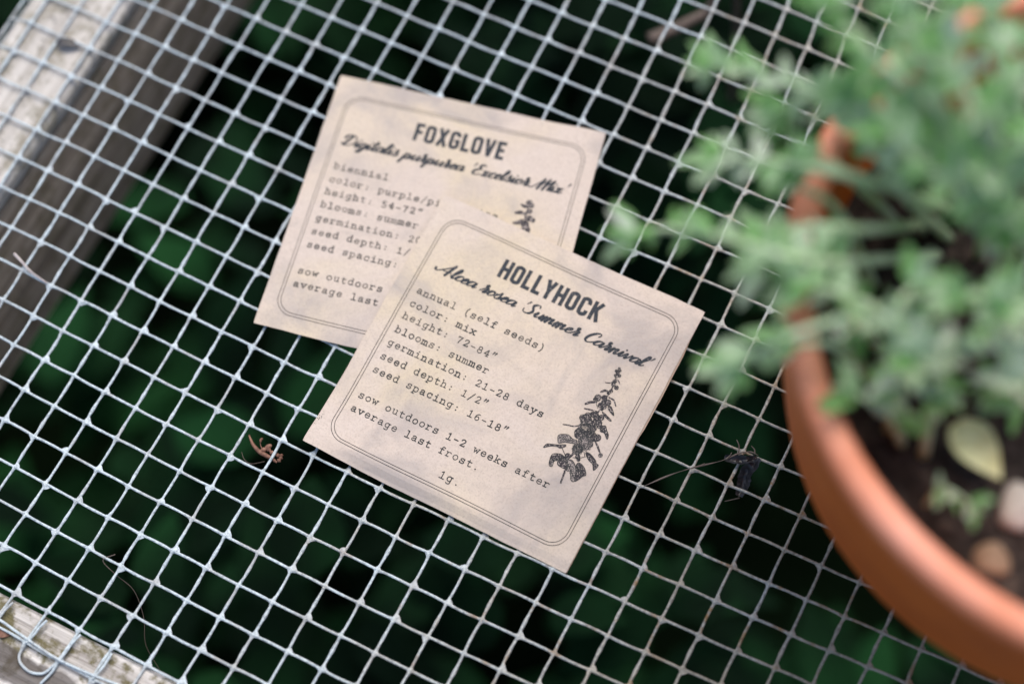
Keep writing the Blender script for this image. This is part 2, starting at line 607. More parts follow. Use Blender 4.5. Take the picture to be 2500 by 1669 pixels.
# the folded hem: cut wire ends turned back on top, a second cross wire, and the wire loops below
hem = MB()
for i in range(-6, 34):
    a, b = ND[i, J1], ND[i, J1 - 1]
    if r.random() < 0.9:
        L = r.uniform(0.55, 0.92)
        o = Vector((0.0012 + r.uniform(-.0003, .0003), 0, 0.0010))
        pts = [a + Vector((0.0006, -0.0003, 0.0009)), a.lerp(b, 0.3) + o * 0.9, a.lerp(b, 0.65 * L) + o, a.lerp(b, L) + o + Vector((r.uniform(-.0006, .0009), 0, 0))]
        hem.tube(catmull(pts, 4), RW * 0.98, 8)
pts = [ND[i, J1] + Vector((0, 0.0013 + 0.0011 * math.sin(i * 1.3 + 0.8), 0.0013)) for i in range(-6, 34)]
hem.tube(catmull(pts, 4), RW, 8)
tag(hem.build('folded_hem', M['zinc'], mesh_o), 'doubled wires of the folded edge')
for i in range(-6, 33, 2):
    lp = MB()
    a, b = ND[i + 1 - 1, J1], ND[i + 1, J1]
    k = (i // 2) % 3
    dp = 0.0056 + 0.0005 * k
    pts = [a + Vector((0.0002, -0.0006, -0.0002)), a + Vector((0.0002, -dp * 0.7, -0.0006)), a + Vector((0.0022, -dp - 0.0004, -0.0006)),
           a.lerp(b, .5) + Vector((0, -dp - 0.0012, -0.0006)), b + Vector((-0.0024, -dp * 0.93, -0.0006)), b + Vector((-0.0009, -dp * 0.45, -0.0004)), b + Vector((-0.0002, -0.0006, -0.0002))]
    lp.tube(catmull(pts, 5), RW * 1.03, 8)
    st = [b + Vector((0.0002, -0.0004, 0)), b + Vector((0.0000, -0.004, -0.0005)), b + Vector((-0.0014, -0.0090, -0.0007))]
    lp.tube(catmull(st, 4), RW, 8)
    lp.build('wire_loop', M['zinc'], mesh_o)


# ------------------------------------------------------------------ lettering
TYPE = {
 'a': ['s 2.3,5.2 3.2,6.2 5,6.4 6.6,5.9 6.9,4.6', 'l 6.9,4.6 6.9,1.2', 's 6.9,1.2 7.3,.3 8.6,.2', 's 6.9,3.7 4.5,3.5 2.4,2.8 1.9,1.6 2.8,.3 4.5,.1 6.2,.9 6.9,1.9'],
 'b': ['l 2.5,9.4 2.5,.2', 'l 1.1,9.4 2.5,9.4', 'l 1.1,.2 2.5,.2', 's 2.5,4.6 4,6.2 5.6,6.4 7.6,5.3 8.2,3.2 7.6,1.1 5.6,0 4,.3 2.5,1.8'],
 'c': ['s 7.8,4.5 7.4,5.5 6.5,6.2 5,6.4 3,5.5 2.1,3.2 3,.9 5,0 6.8,.3 8.1,1.4', 'l 7.9,6.3 7.9,4.3'],
 'd': ['l 7.3,9.4 7.3,.2', 'l 5.8,9.4 7.3,9.4', 'l 7.3,.2 8.8,.2', 's 7.3,4.6 5.8,6.2 4.3,6.4 2.3,5.3 1.7,3.2 2.3,1.1 4.3,0 5.8,.3 7.3,1.8'],
 'e': ['l 2,3.3 8,3.3', 's 8,3.3 7.5,5.2 6.4,6.2 5,6.4 3.2,5.7 2,3.4 2.6,1.2 4.4,0 6.3,.1 8,1.3'],
 'f': ['s 8,8.7 7,9.4 5.8,9.5 4.6,8.8 4.3,7.4', 'l 4.3,7.4 4.3,.2', 'l 2.1,6.2 7.2,6.2', 'l 2.2,.2 6.8,.2'],
 'g': ['s 7,5 5.8,6.2 4.4,6.4 2.5,5.5 1.8,3.5 2.5,1.4 4.4,.5 5.8,.8 7,2.1', 'l 7,6.2 7,-1', 's 7,-1 6.6,-2.2 5.2,-2.8 3.4,-2.8 2.3,-2.4', 'l 7,6.2 8.6,6.2'],
 'h': ['l 2.4,9.4 2.4,.2', 'l 1,9.4 2.4,9.4', 's 2.4,4.4 3.6,5.9 5.2,6.4 6.7,5.7 7.2,4.2', 'l 7.2,4.2 7.2,.2', 'l .9,.2 4,.2', 'l 5.7,.2 8.8,.2'],
 'i': ['l 2.5,6.2 5.1,6.2', 'l 5.1,6.2 5.1,.2', 'l 1.8,.2 8.4,.2', 'd 4.9,9'],
 'k': ['l 2.4,9.4 2.4,.2', 'l 1,9.4 2.4,9.4', 'l 7.2,6.2 2.6,2.7', 'l 4.2,3.9 7.6,.2', 'l 1,.2 3.8,.2', 'l 6.3,.2 8.8,.2', 'l 5.6,6.2 8.4,6.2'],
 'l': ['l 2.5,9.4 5.1,9.4', 'l 5.1,9.4 5.1,.2', 'l 1.8,.2 8.4,.2'],
 'm': ['l 1.5,6.2 1.5,.2', 's 1.5,4.8 2.6,6.1 3.8,6.2 4.7,5.1', 'l 4.8,5.1 4.8,.2', 's 4.8,4.8 5.9,6.1 7.1,6.2 8,5', 'l 8.1,5 8.1,.2', 'l .4,6.2 1.5,6.2', 'l .4,.2 2.6,.2', 'l 4,.2 5.7,.2', 'l 7.2,.2 9.5,.2'],
 'n': ['l 2.4,6.2 2.4,.2', 'l 1,6.2 2.4,6.2', 's 2.4,4.4 3.6,5.9 5.2,6.4 6.7,5.7 7.2,4.2', 'l 7.2,4.2 7.2,.2', 'l .9,.2 4,.2', 'l 5.7,.2 8.8,.2'],
 'o': ['o 5,3.2 3.2,3.2'],
 'p': ['l 2.5,6.2 2.5,-2.8', 'l 1,6.2 2.5,6.2', 'l .9,-2.8 4.5,-2.8', 's 2.5,4.6 4,6.2 5.6,6.4 7.6,5.3 8.2,3.2 7.6,1.1 5.6,0 4,.3 2.5,1.8'],
 'r': ['l 3,6.2 3,.2', 'l 1.4,6.2 3,6.2', 'l 1.4,.2 6,.2', 's 3,3.8 4.4,5.8 6.2,6.4 8.2,5.6'],
 's': ['s 7.4,5.2 6.2,6.2 4.8,6.4 3,5.8 2.6,4.7 3.4,3.7 5.2,3.3 7,2.8 7.8,1.7 7,.4 5,0 3.4,.2 2.3,1.2', 'l 7.5,6.4 7.5,4.6', 'l 2.2,2 2.2,0'],
 't': ['l 4,8.6 4,1.6', 's 4,1.6 4.6,.3 6,.1 8,.8', 'l 1.9,6.2 7.6,6.2'],
 'u': ['l 2.6,6.2 2.6,2', 's 2.6,2 3.1,.5 4.6,0 6.2,.5 7.2,1.8', 'l 7.2,6.2 7.2,.2', 'l 1,6.2 2.6,6.2', 'l 5.8,6.2 7.2,6.2', 'l 7.2,.2 8.8,.2'],
 'v': ['l 2,6.2 5,.2', 'l 8,6.2 5,.2', 'l .8,6.2 3.6,6.2', 'l 6.4,6.2 9.2,6.2'],
 'w': ['l 1.6,6.2 3.2,.2', 'l 3.2,.2 5,5', 'l 5,5 6.8,.2', 'l 6.8,.2 8.4,6.2', 'l .5,6.2 3,6.2', 'l 7,6.2 9.5,6.2'],
 'x': ['l 2.4,6.2 7.8,.2', 'l 7.6,6.2 2.2,.2', 'l 1.2,6.2 3.6,6.2', 'l 6.4,6.2 8.8,6.2', 'l 1,.2 3.4,.2', 'l 6.6,.2 9,.2'],
 'y': ['l 2.2,6.2 5.2,.4', 's 8,6.2 5.2,.4 4.2,-1.8 3.2,-2.7 1.8,-2.8', 'l .9,6.2 3.6,6.2', 'l 6.6,6.2 9.2,6.2'],
 '1': ['l 2.8,7.8 5.1,9.2', 'l 5.1,9.2 5.1,.2', 'l 2,.2 8.2,.2'],
 '2': ['s 2.3,7 3,8.5 5,9.2 7,8.5 7.4,6.8 6.2,4.6 2.3,.3', 'l 2.3,.3 7.9,.3', 'l 7.9,.3 7.9,1.5'],
 '3': ['s 2.4,8 4,9.1 5.6,9.1 7.2,7.9 7,6 4.8,4.9', 's 4.8,4.9 7.3,4 7.7,2.2 6.4,.4 4.4,0 2.2,1'],
 '4': ['l 6.4,9.2 1.9,3', 'l 1.9,3 8.2,3', 'l 6.4,9.2 6.4,.2', 'l 4.8,.2 8,.2'],
 '5': ['l 7.4,9.1 3,9.1', 'l 3,9.1 2.8,5', 's 2.8,5 4.8,5.6 7,4.8 7.6,2.8 6.6,.6 4.4,0 2.2,1'],
 '6': ['s 7.4,8.8 5.4,8.6 3.2,6.6 2.3,3.2 3.2,.7 5.1,0 7.2,1 7.6,3 6.4,4.9 4.6,5.1 2.6,3.6'],
 '7': ['l 2.2,7.8 2.2,9.1', 'l 2.2,9.1 7.8,9.1', 's 7.8,9.1 5.6,5 4.4,.2'],
 '8': ['o 5,6.9 2.3,2.2', 'o 5,2.4 2.8,2.4'],
 '0': ['o 5,4.6 2.9,4.6'],
 '-': ['l 2.3,3.8 7.7,3.8'], '/': ['l 2,-1.2 8,10.2'], ':': ['d 5,5.2', 'd 5,.7'], '.': ['d 5,.7'],
 '(': ['s 7,10.4 5,7.5 4.4,4 5,.5 7,-2.4'], ')': ['s 3,10.4 5,7.5 5.6,4 5,.5 3,-2.4'],
 '"': ['w 3.9,10 2.4,6.2', 'w 7.1,10 5.6,6.2'],
}
CAPS = {
 'H': (5.1, ['l .95,0 .95,10', 'l 4.15,0 4.15,10', 'l .95,5 4.15,5']),
 'O': (5.1, ['s .95,5 .95,7.6 1.2,8.6 2.55,9.1 3.9,8.6 4.15,7.6 4.15,5 4.15,2.4 3.9,1.4 2.55,.9 1.2,1.4 .95,2.4 .95,5']),
 'L': (4.1, ['l .95,0 .95,10', 'l .5,.9 4.1,.9']),
 'Y': (5.0, ['l .75,10 2.5,4.2', 'l 4.25,10 2.5,4.2', 'l 2.5,0 2.5,4.9']),
 'C': (5.0, ['s 4.1,6.7 4.1,7.6 3.8,8.6 2.5,9.1 1.2,8.6 .95,7.6 .95,5 .95,2.4 1.2,1.4 2.5,.9 3.8,1.4 4.1,2.4 4.1,3.4']),
 'K': (5.2, ['l .95,0 .95,10', 'l 4.3,10 1.5,4.4', 'l 2.2,5.9 4.5,0']),
 'F': (4.3, ['l .95,0 .95,10', 'l .5,9.1 4.2,9.1', 'l .5,5.1 3.8,5.1']),
 'X': (5.2, ['l .8,10 4.4,0', 'l 4.4,10 .8,0']),
 'G': (5.1, ['s 4.15,7 4.1,7.7 3.8,8.6 2.5,9.1 1.2,8.6 .95,7.6 .95,5 .95,2.4 1.2,1.4 2.5,.9 3.8,1.4 4.15,2.4 4.15,4.9', 'l 2.6,4.7 5.05,4.7']),
 'V': (5.1, ['l .8,10 2.55,.3', 'l 4.3,10 2.55,.3']),
 'E': (4.4, ['l .95,0 .95,10', 'l .5,9.1 4.2,9.1', 'l .5,5.1 3.8,5.1', 'l .5,.9 4.2,.9']),
}
SCRIPT = {
 'a': (11, ['9,8.5 6.5,10 3,8.5 1,4.5 2,.8 4.5,.8 7.5,4 9.3,9.8 8.7,4 9.2,.9 10.6,.4 12.4,3']),
 'l': (6, ['0,3 3,8 5.6,15 5,19.8 3.3,19 2.2,12 2,4 3,.6 4.5,.5 6.8,3']),
 'c': (8, ['7.8,8 6.5,10 3.5,8.8 1.5,5 2,1.5 4.5,.2 7,1.2 8.8,3.2']),
 'e': (8, ['.6,3.6 4.5,5 6.8,7.5 6,10 3.5,8.5 1.8,4.5 2.5,1 5,.2 7.3,1.3 9,3.4']),
 'r': (10, ['.6,1.6 3,7 5.2,13.4 4.4,15.6 3,14 3.8,11 6.4,9.9 7.2,8.4 6.2,4 5.6,.9 7.2,.2 9.8,3']),
 'o': (9, ['6,9.6 3,9 1,5 2,1 4.5,.2 7,3 7.3,7 5.5,9.9 6.5,7.8 9,7.4 10.4,8.4']),
 's': (8.5, ['0,3 3,8 4.6,13 5,8.6 7,5 6,1.1 3,.1 1.2,1.8', '5.4,.7 7.4,1.2 9,3']),
 'u': (11, ['-.4,4 2,10 1.9,5 2.1,1.5 4,.3 7,3.4 9,10 8.5,4 9,.8 10.5,.3 12.2,3']),
 'm': (15, ['-.4,4 2,10 1.9,5 1.5,0', '1.6,3 4.4,9 6.4,9.9 6.2,5 5.8,0', '5.9,3 8.8,9 10.9,9.9 10.9,5 11,1.2 12.5,.3 15,3']),
 'n': (11, ['-.4,4 2,10 1.9,5 1.5,0', '1.6,3 4.6,9 6.9,9.9 6.8,5 6.9,1.2 8.4,.3 11,3']),
 'i': (6, ['0,4 2.4,10 2.1,4 2.6,.8 4,.3 6.2,3', 'dot 3.6,14.4']),
 'v': (9.5, ['-.4,4 2,9.8 3,5 3.8,.3 6.6,4.6 8,9.6 8.9,7.6 10.4,8.2']),
 't': (7, ['0,3 3.4,10 4.1,18.5 3.0,10 2.9,2 4,.4 5.5,.5 7.3,3', '.2,13.2 3.8,13.4 7.6,14']),
 'g': (10.5, ['8.5,8.5 6,10 3,8.5 1,4.5 2,.8 4.5,.8 7.5,4.5 8.9,9.8 8.1,2 6.4,-6 3.5,-8.5 2,-6.5 5,-2.5 11.6,3']),
 'p': (11.5, ['0,3 2.6,10.4 1.8,3 .3,-8', '1.6,3 4,8.5 6.5,9.9 8.3,7 7.5,2.5 5,.3 3.4,.9 6.4,.3 9,1 11.6,3']),
 'x': (10, ['.6,8.6 2.6,9.7 4.3,5 6,.6 8,.5 10,3', '8.8,9.4 6.6,8.4 3,1.5 .8,.4']),
 'A': (17.5, ['-5,6.5 -3.6,3.4 -.6,3.2 3,7 8,14 12.2,21', '12.2,21 11.8,10 11.6,0', '3.4,8 6.5,6.6 10,7 15.6,6.8']),
 'S': (14, ['11.8,17 10.6,20.6 6.8,20.4 4.6,16.2 7,11.7 9.6,7 8.2,1.5 4,0 .2,2 -1,5.6']),
 'C': (13.5, ['11.6,15.2 12.3,19 9.7,21 5.5,18 2.4,11.5 2.2,4 5.5,.2 9.5,1.3 13,4.6']),
 'D': (16.5, ['6.4,18.6 4.6,9 3,1', '-.4,2.4 2.6,.4 8,0 13,4.2 14.8,11 11.4,18 5,20.6 -.4,18 -1.6,13.6']),
 'E': (13, ['11,17.5 9.5,20.6 6,19.2 5.4,14.6 8.6,11.6 5,10.6 1.5,6.6 2.4,1.3 6.5,0 11,3']),
 'M': (22, ['-6,.2 -2,1 2,7.5 6.6,19.6', '6.6,19.6 6.6,9 6,0', '6.4,5 9.6,12.6 13.4,19.8', '13.4,19.8 13.4,9 13,0', '13.4,5 16.4,12.6 20,20 19.6,9 19.7,1.6 21,.3 23.4,3']),
 "'": (5, ['w 3,20.5 1.8,14.8']), ' ': (7, []),
}


def P2(s): return [tuple(float(q) for q in a.split(',')) for a in s.split()]


class Ink:
    """flat ink ribbons laid out in packet coordinates (u right, v down; 100 = packet side)"""
    def __init__(self): self.V, self.F, self.spans = [], [], []

    def ribbon(self, pts, widths, cap='round'):
        pts = [np.array(p, float) for p in pts]
        ws = list(widths) if hasattr(widths, '__len__') else [widths] * len(pts)
        n = len(pts)
        if n < 2: return
        base = len(self.V)
        tans = []
        for k in range(n):
            t = pts[min(k + 1, n - 1)] - pts[max(k - 1, 0)]
            L = np.hypot(*t)
            tans.append(t / L if L > 1e-9 else np.array([1., 0.]))
        for p, t, wd in zip(pts, tans, ws):
            nn = np.array([-t[1], t[0]]) * wd / 2
            self.V += [p - nn, p + nn]
        for k in range(n - 1):
            a = base + 2 * k
            self.F.append((a, a + 1, a + 3, a + 2))
        if cap == 'round':
            for p, t, wd, e in ((pts[0], -tans[0], ws[0], base), (pts[-1], tans[-1], ws[-1], base + 2 * (n - 1))):
                nn = np.array([-t[1], t[0]])
                c = len(self.V)
                for q in range(1, 6):
                    an = PI * q / 6
                    self.V.append(p + (-nn * math.cos(an) + t * math.sin(an)) * wd / 2)
                ends = (e, e + 1) if e != base else (e + 1, e)
                self.F.append((ends[0], c, c + 1, c + 2, c + 3, c + 4, ends[1]))
        self.spans.append((base, len(self.V)))

    def disc(self, c, rx_, ry_=None, n=14, wob=0.0, seed=0):
        ry_ = ry_ or rx_
        b = len(self.V)
        rr = random.Random(seed)
        for k in range(n):
            a = 2 * PI * k / n
            q = 1 + wob * rr.uniform(-1, 1)
            self.V.append(np.array([c[0] + rx_ * q * math.cos(a), c[1] + ry_ * q * math.sin(a)]))
        self.F.append(tuple(range(b, b + n)))
        self.spans.append((b, len(self.V)))

    def poly(self, pts):
        b = len(self.V)
        self.V += [np.array(p, float) for p in pts]
        self.F.append(tuple(range(b, b + len(pts))))
        self.spans.append((b, len(self.V)))


def type_line(ink, txt, u, v, pitch=2.62, rs=None):
    rs = rs or random.Random(txt)
    k = pitch / 10 * 0.98
    for n_, ch in enumerate(txt):
        if ch not in TYPE: continue
        ox, oy = u + n_ * pitch, v + rs.uniform(-.10, .10)
        wd = 0.335 * rs.uniform(0.85, 1.2)
        f = lambda p: (ox + (p[0] - 1) * k, oy - p[1] * k * 0.96)
        for st in TYPE[ch]:
            c, body = st.split(' ', 1)
            if c == 'o':
                (cx, cy), (ax, ay) = P2(body)
                ink.ribbon([f((cx + ax * math.cos(q * PI / 12), cy + ay * math.sin(q * PI / 12))) for q in range(25)], wd)
            elif c == 'd': ink.disc(f(P2(body)[0]), 0.27)
            elif c == 'w':
                a, b = P2(body)
                ink.ribbon([f(a), f(b)], [0.62, 0.2])
            elif c == 's': ink.ribbon([f(p) for p in catmull(P2(body), 5)], wd)
            else: ink.ribbon([f(p) for p in P2(body)], wd * 1.03)


def caps_line(ink, txt, u0, u1, v, h=7.2):
    tot = sum(CAPS[c][0] + 0.85 for c in txt) - 0.85
    kx, ky = (u1 - u0) / tot, h / 10
    x = 0
    for c in txt:
        wd, sts = CAPS[c]
        for st in sts:
            t, body = st.split(' ', 1)
            pts = P2(body)
            if t == 's': pts = catmull(pts, 5)
            else: pts = [tuple(np.array(pts[0]) * (1 - q / 4) + np.array(pts[1]) * q / 4) for q in range(5)]
            ink.ribbon([(u0 + (x + p[0]) * kx, v - p[1] * ky) for p in pts], 1.85 * (kx + ky) / 2, 'butt')
        x += wd + 0.85


def script_line(ink, txt, u0, u1, v, unit=0.212, slant=0.36):
    tot = sum(SCRIPT[c][0] for c in txt)
    kx = (u1 - u0) / tot
    x = 0
    for c in txt:
        wd, sts = SCRIPT[c]
        for st in sts:
            f = lambda p: (u0 + (x + p[0] + slant * p[1]) * kx, v - p[1] * unit)
            if st.startswith('dot'):
                ink.disc(f(P2(st[4:])[0]), 0.36)
                continue
            if st.startswith('w '):
                a, b = P2(st[2:])
                ink.ribbon([f(a), f(b)], [0.62, 0.26])
                continue
            raw = catmull(P2(st), 7)
            ws = []
            for k in range(len(raw)):
                d = raw[min(k + 1, len(raw) - 1)] - raw[max(k - 1, 0)]
                d = d / (np.hypot(*d) + 1e-9)
                ws.append(0.40 + 0.60 * max(0, -d[1]) ** 1.2 + 0.10 * max(0, d[1]))
            for _ in range(2): ws = [(ws[max(0, k - 1)] + ws[k] * 2 + ws[min(len(ws) - 1, k + 1)]) / 4 for k in range(len(ws))]
            ink.ribbon([f(p) for p in raw], ws)
        x += wd


def rrect(u0, u1, v0, v1, rd, skew=0):
    pts = []
    for cx, cy, a0 in ((u1 - rd, v0 + rd, -90), (u1 - rd, v1 - rd, 0), (u0 + rd, v1 - rd, 90), (u0 + rd, v0 + rd, 180)):
        for q in range(11):
            a = math.radians(a0 + 9 * q)
            pts.append(np.array([cx + rd * math.cos(a), cy + rd * math.sin(a)]))
    pts.append(pts[0])
    out = []
    for a, b in zip(pts[:-1], pts[1:]):
        n = max(1, int(np.hypot(*(b - a)) / 1.2))
        out += [a + (b - a) * q / n for q in range(n)]
    out.append(pts[0])
    return out


# ------------------------------------------------------------------ seed packets
class Packet:
    def __init__(self, Q, zf, thick):
        self.Q = [np.array(q) / 1000 for q in Q]
        self.zf, self.thick = zf, thick

    def xy(self, u, v):
        Q = self.Q
        p = (1 - u) * (1 - v) * Q[0] + u * (1 - v) * Q[1] + u * v * Q[2] + (1 - u) * v * Q[3]
        c = sum(Q) / 4
        e = min(u, v, 1 - u, 1 - v)
        if e < 0.06:                 # edges that are not ruler straight, corners rubbed round
            g = 1 - max(0, e) / 0.06
            wv = 0.00022 * mnoise.noise((p[0] * 60, p[1] * 60, 2.0)) + 0.00012 * mnoise.noise((p[0] * 190, p[1] * 190, 5.0))
            cu, cv = min(u, 1 - u), min(v, 1 - v)
            rub = 0.00016 * max(0, 1 - cu / 0.012) * max(0, 1 - cv / 0.012)
            d = c - p
            p = p + d / np.hypot(*d) * g * (wv + rub)
        return p

    def at(self, u, v, dz=0.0):
        p = self.xy(u, v)
        return Vector((p[0], p[1], self.zf(u, v) + dz))

    def envelope(self, mat, parent):
        N = 90
        V, F = [], []
        for sgn in (0, 1):
            for a in range(N + 1):
                for b in range(N + 1):
                    u, v = a / N, b / N
                    e = min(u, v, 1 - u, 1 - v)
                    th = 0.00022 + self.thick * min(1, e / 0.12)
                    V.append(self.at(u, v, -th if sgn else 0))
        M1 = (N + 1) ** 2
        for a in range(N):
            for b in range(N):
                k = a * (N + 1) + b
                F.append((k, k + 1, k + N + 2, k + N + 1))
                F.append((M1 + k, M1 + k + N + 1, M1 + k + N + 2, M1 + k + 1))
        for a in range(N):
            for k, s in ((a, 1), (N * (N + 1) + a, 1)):
                k2 = k + s
                F.append((k, k2, M1 + k2, M1 + k) if k > N else (k2, k, M1 + k, M1 + k2))
            for k in (a * (N + 1), a * (N + 1) + N):
                k2 = k + N + 1
                F.append((k, k2, M1 + k2, M1 + k) if k % (N + 1) == 0 else (k2, k, M1 + k, M1 + k2))
        return link_mesh('envelope', V, F, mat, parent, False)

    def back(self, mat, parent, du, dv):
        """the rear sheet, folded a touch past the front one"""
        N = 30
        V, F = [], []
        for s in (0, 1):
            for a in range(N + 1):
                for b in range(N + 1):
                    u, v = 0.01 + a / N * (0.99 + du), 0.05 + b / N * (0.945 + dv)
                    if u > 1: u = 1 + (u - 1) * sstep(0.08, 0.2, v) * (1 - sstep(0.46, 0.5, v) * 0.6)
                    e = max(0, min(u, v, 1 - u, 1 - v))
                    V.append(self.at(u, v, -0.00046 - self.thick * min(1, e / 0.12) - 0.00015 * s))
        M1 = (N + 1) ** 2
        for a in range(N):
            for b in range(N):
                k = a * (N + 1) + b
                F.append((k, k + 1, k + N + 2, k + N + 1))
                F.append((M1 + k, M1 + k + N + 1, M1 + k + N + 2, M1 + k + 1))
        for a in range(N):
            for k, k2 in ((a, a + 1), (N * (N + 1) + a + 1, N * (N + 1) + a), ((a + 1) * (N + 1), a * (N + 1)), (a * (N + 1) + N, (a + 1) * (N + 1) + N)):
                F.append((k2, k, M1 + k, M1 + k2))
        return link_mesh('back_panel', V, F, mat, parent, False)

    def ink(self, name, ink, mat, parent, dz=0.00006):
        lv = [0] * len(ink.V)
        for s_, (a, b) in enumerate(ink.spans):
            for q in range(a, b): lv[q] = s_ % 9
        V = [self.at(p[0] / 100, p[1] / 100, dz + 1.3e-6 * h) for p, h in zip(ink.V, lv)]
        # make every ink face look up
        F = []
        for f in ink.F:
            a = 0.0
            for q in range(len(f)):
                x1, y1 = ink.V[f[q]]
                x2, y2 = ink.V[f[(q + 1) % len(f)]]
                a += x1 * y2 - x2 * y1
            F.append(f if a < 0 else f[::-1])
        return link_mesh(name, V, F, mat, parent, False)


def zf_fox(u, v):
    z = 0.0019 + 0.0006 * math.sin(PI * min(1, max(0, u))) * math.sin(PI * min(1, max(0, v)))
    z += 0.00022 * math.sin(5 * u + 2) * math.sin(4.2 * v) + 0.0010 * math.exp(-((u) ** 2 + (v - 1) ** 2) / 0.03)
    return z + 0.0008 * math.exp(-((u - 1) ** 2 + v ** 2) / 0.02)


def zf_hol(u, v):
    z = 0.0039 - 0.0012 * sstep(0.3, 1, v) - 0.0003 * sstep(0.4, 1, u)
    z += 0.0007 * math.sin(PI * min(1, max(0, u))) * math.sin(PI * min(1, max(0, v)))
    z += 0.00030 * math.sin(6 * u + 1) * math.sin(5 * v + .4) + 0.00026 * math.sin(9 * u - 4 * v)
    z += 0.00022 * math.exp(-((v - 0.44 - 0.30 * (u - 0.5)) / 0.02) ** 2) * sstep(.3, .5, u) * (1 - sstep(.8, .95, u))     # faint crease
    z += 0.0022 * math.exp(-(u ** 2 + (v - 1) ** 2) / 0.022)                 # lifted corner
    z += 0.0007 * math.exp(-((v - 0.955) / 0.028) ** 2) * sstep(0.02, .2, u) * (1 - sstep(.55, .9, u))
    z -= 0.0009 * sstep(0.96, 1.0, v) * sstep(0.08, .25, u)
    return z


# -- foxglove packet
fox = Packet([(14.62, 118.46), (112.33, 137.99), (132.2, 38.6), (34.72, 18.71)], zf_fox, 0.0004)
ef = empty('seed_packet', (0.073, 0.079, 0.001))
tag(ef, 'kraft paper seed packet reading FOXGLOVE, partly covered by the other packet', 'seed packet', 'seed packets on the wire mesh')
fox.envelope(M['paper_b'], ef)
k = Ink()
for off in (0, 1.05): k.ribbon(rrect(5.2 + off, 95.4 - off, 7.0 + off, 94.4 - off, 6.4 - off * .8), 0.20, 'butt')
fox.ink('border_line', k, M['ink_type'], ef)
k = Ink()
caps_line(k, 'FOXGLOVE', 33.0, 66.9, 19.3)
script_line(k, "Digitalis purpurea 'Excelsior Mix'", 8.6, 91.5, 27.0)
fox.ink('title', k, M['ink'], ef)
k = Ink()
for t, v in (('biennial', 36.9), ('color: purple/pink/white', 42.2), ('height: 54-72"', 47.2), ('blooms: summer', 52.3), ('germination: 20-30 days', 57.7),
             ('seed depth: 1/8"', 62.9), ('seed spacing: 18-24"', 68.2), ('sow outdoors 1-2 weeks after', 78.3), ('average last frost.', 83.4)):
    type_line(k, t, 8.8, v)
fox.ink('printed_text', k, M['ink_type'], ef)

# -- hollyhock packet
hol = Packet([(71.92, 90.42), (172.76, 89.17), (169.33, -13.27), (71.41, -11.57)], zf_hol, 0.0006)
eh = empty('seed_packet', (0.121, 0.039, 0.002))
tag(eh, 'kraft paper seed packet reading HOLLYHOCK, lying on top of the other packet', 'seed packet', 'seed packets on the wire mesh')
hol.envelope(M['paper_a'], eh)
hol.back(M['paper_back'], eh, 0.006, 0.002)
k = Ink()
for off in (0, 1.0): k.ribbon(rrect(5.15 + off, 95.3 - off, 6.3 + off, 94.7 - off, 6.4 - off * .8), 0.21, 'butt')
hol.ink('border_line', k, M['ink_type'], eh)
k = Ink()
caps_line(k, 'HOLLYHOCK', 30.7, 69.1, 19.6)
script_line(k, "Alcea rosea 'Summer Carnival'", 11.2, 91.0, 27.1)
hol.ink('title', k, M['ink'], eh)
k = Ink()
for t, v in (('annual (self seeds)', 36.9), ('color: mix', 42.1), ('height: 72-84"', 47.0), ('blooms: summer', 52.4), ('germination: 21-28 days', 57.6),
             ('seed depth: 1/2"', 62.9), ('seed spacing: 16-18"', 68.2), ('sow outdoors 1-2 weeks after', 78.1), ('average last frost.', 83.3)):
    type_line(k, t, 8.6, v)
type_line(k, '1g.', 46.9, 90.6, 2.8)
sp = random.Random(3)
for _ in range(16): k.disc((1.2 + sp.gauss(0, .35) - 0.03 * _, 88 + _ * 0.32 + sp.gauss(0, .3)), sp.uniform(0.05, 0.2), n=6)
for _ in range(26): k.disc((sp.gauss(29, 3.2), sp.gauss(68.7, .9)), sp.uniform(0.03, 0.09), n=6)
for _ in range(26): k.disc((sp.uniform(8, 90), sp.uniform(10, 96)), sp.uniform(0.03, 0.08), n=6)
hol.ink('printed_text', k, M['ink_type'], eh)

AF = np.array([[0.0247172, -0.0122888], [0.0134066, 0.0256615], [56.4189277, 41.3432681]])


def dr(p): return np.array([p[0], p[1], 1.0]) @ AF


dark, pale, line = Ink(), Ink(), Ink()


def dpoly(ink, pts, n=5, edge=0.22):
    c = catmull([dr(p) for p in pts], n, True)
    ink.poly(c)
    line.ribbon(c + [c[0]], edge)


def drib(ink, pts, w_):
    c = catmull([dr(p) for p in pts], 5)
    n = len(c)
    ink.ribbon(c, [w_ * 0.028 * (0.55 + 0.45 * math.sin(PI * (0.15 + 0.8 * q / (n - 1)))) for q in range(n)])


def dblob(ink, x, y, a, seed=0, b=None):
    c = dr((x, y))
    q = a * 0.0277
    ink.disc(c, q, (b or a) * 0.0277, 16, 0.16, seed + int(x))
    line.ribbon([c + np.array([math.cos(t), math.sin(t)]) * q * .98 for t in np.linspace(0, 6.28, 14)], 0.16)


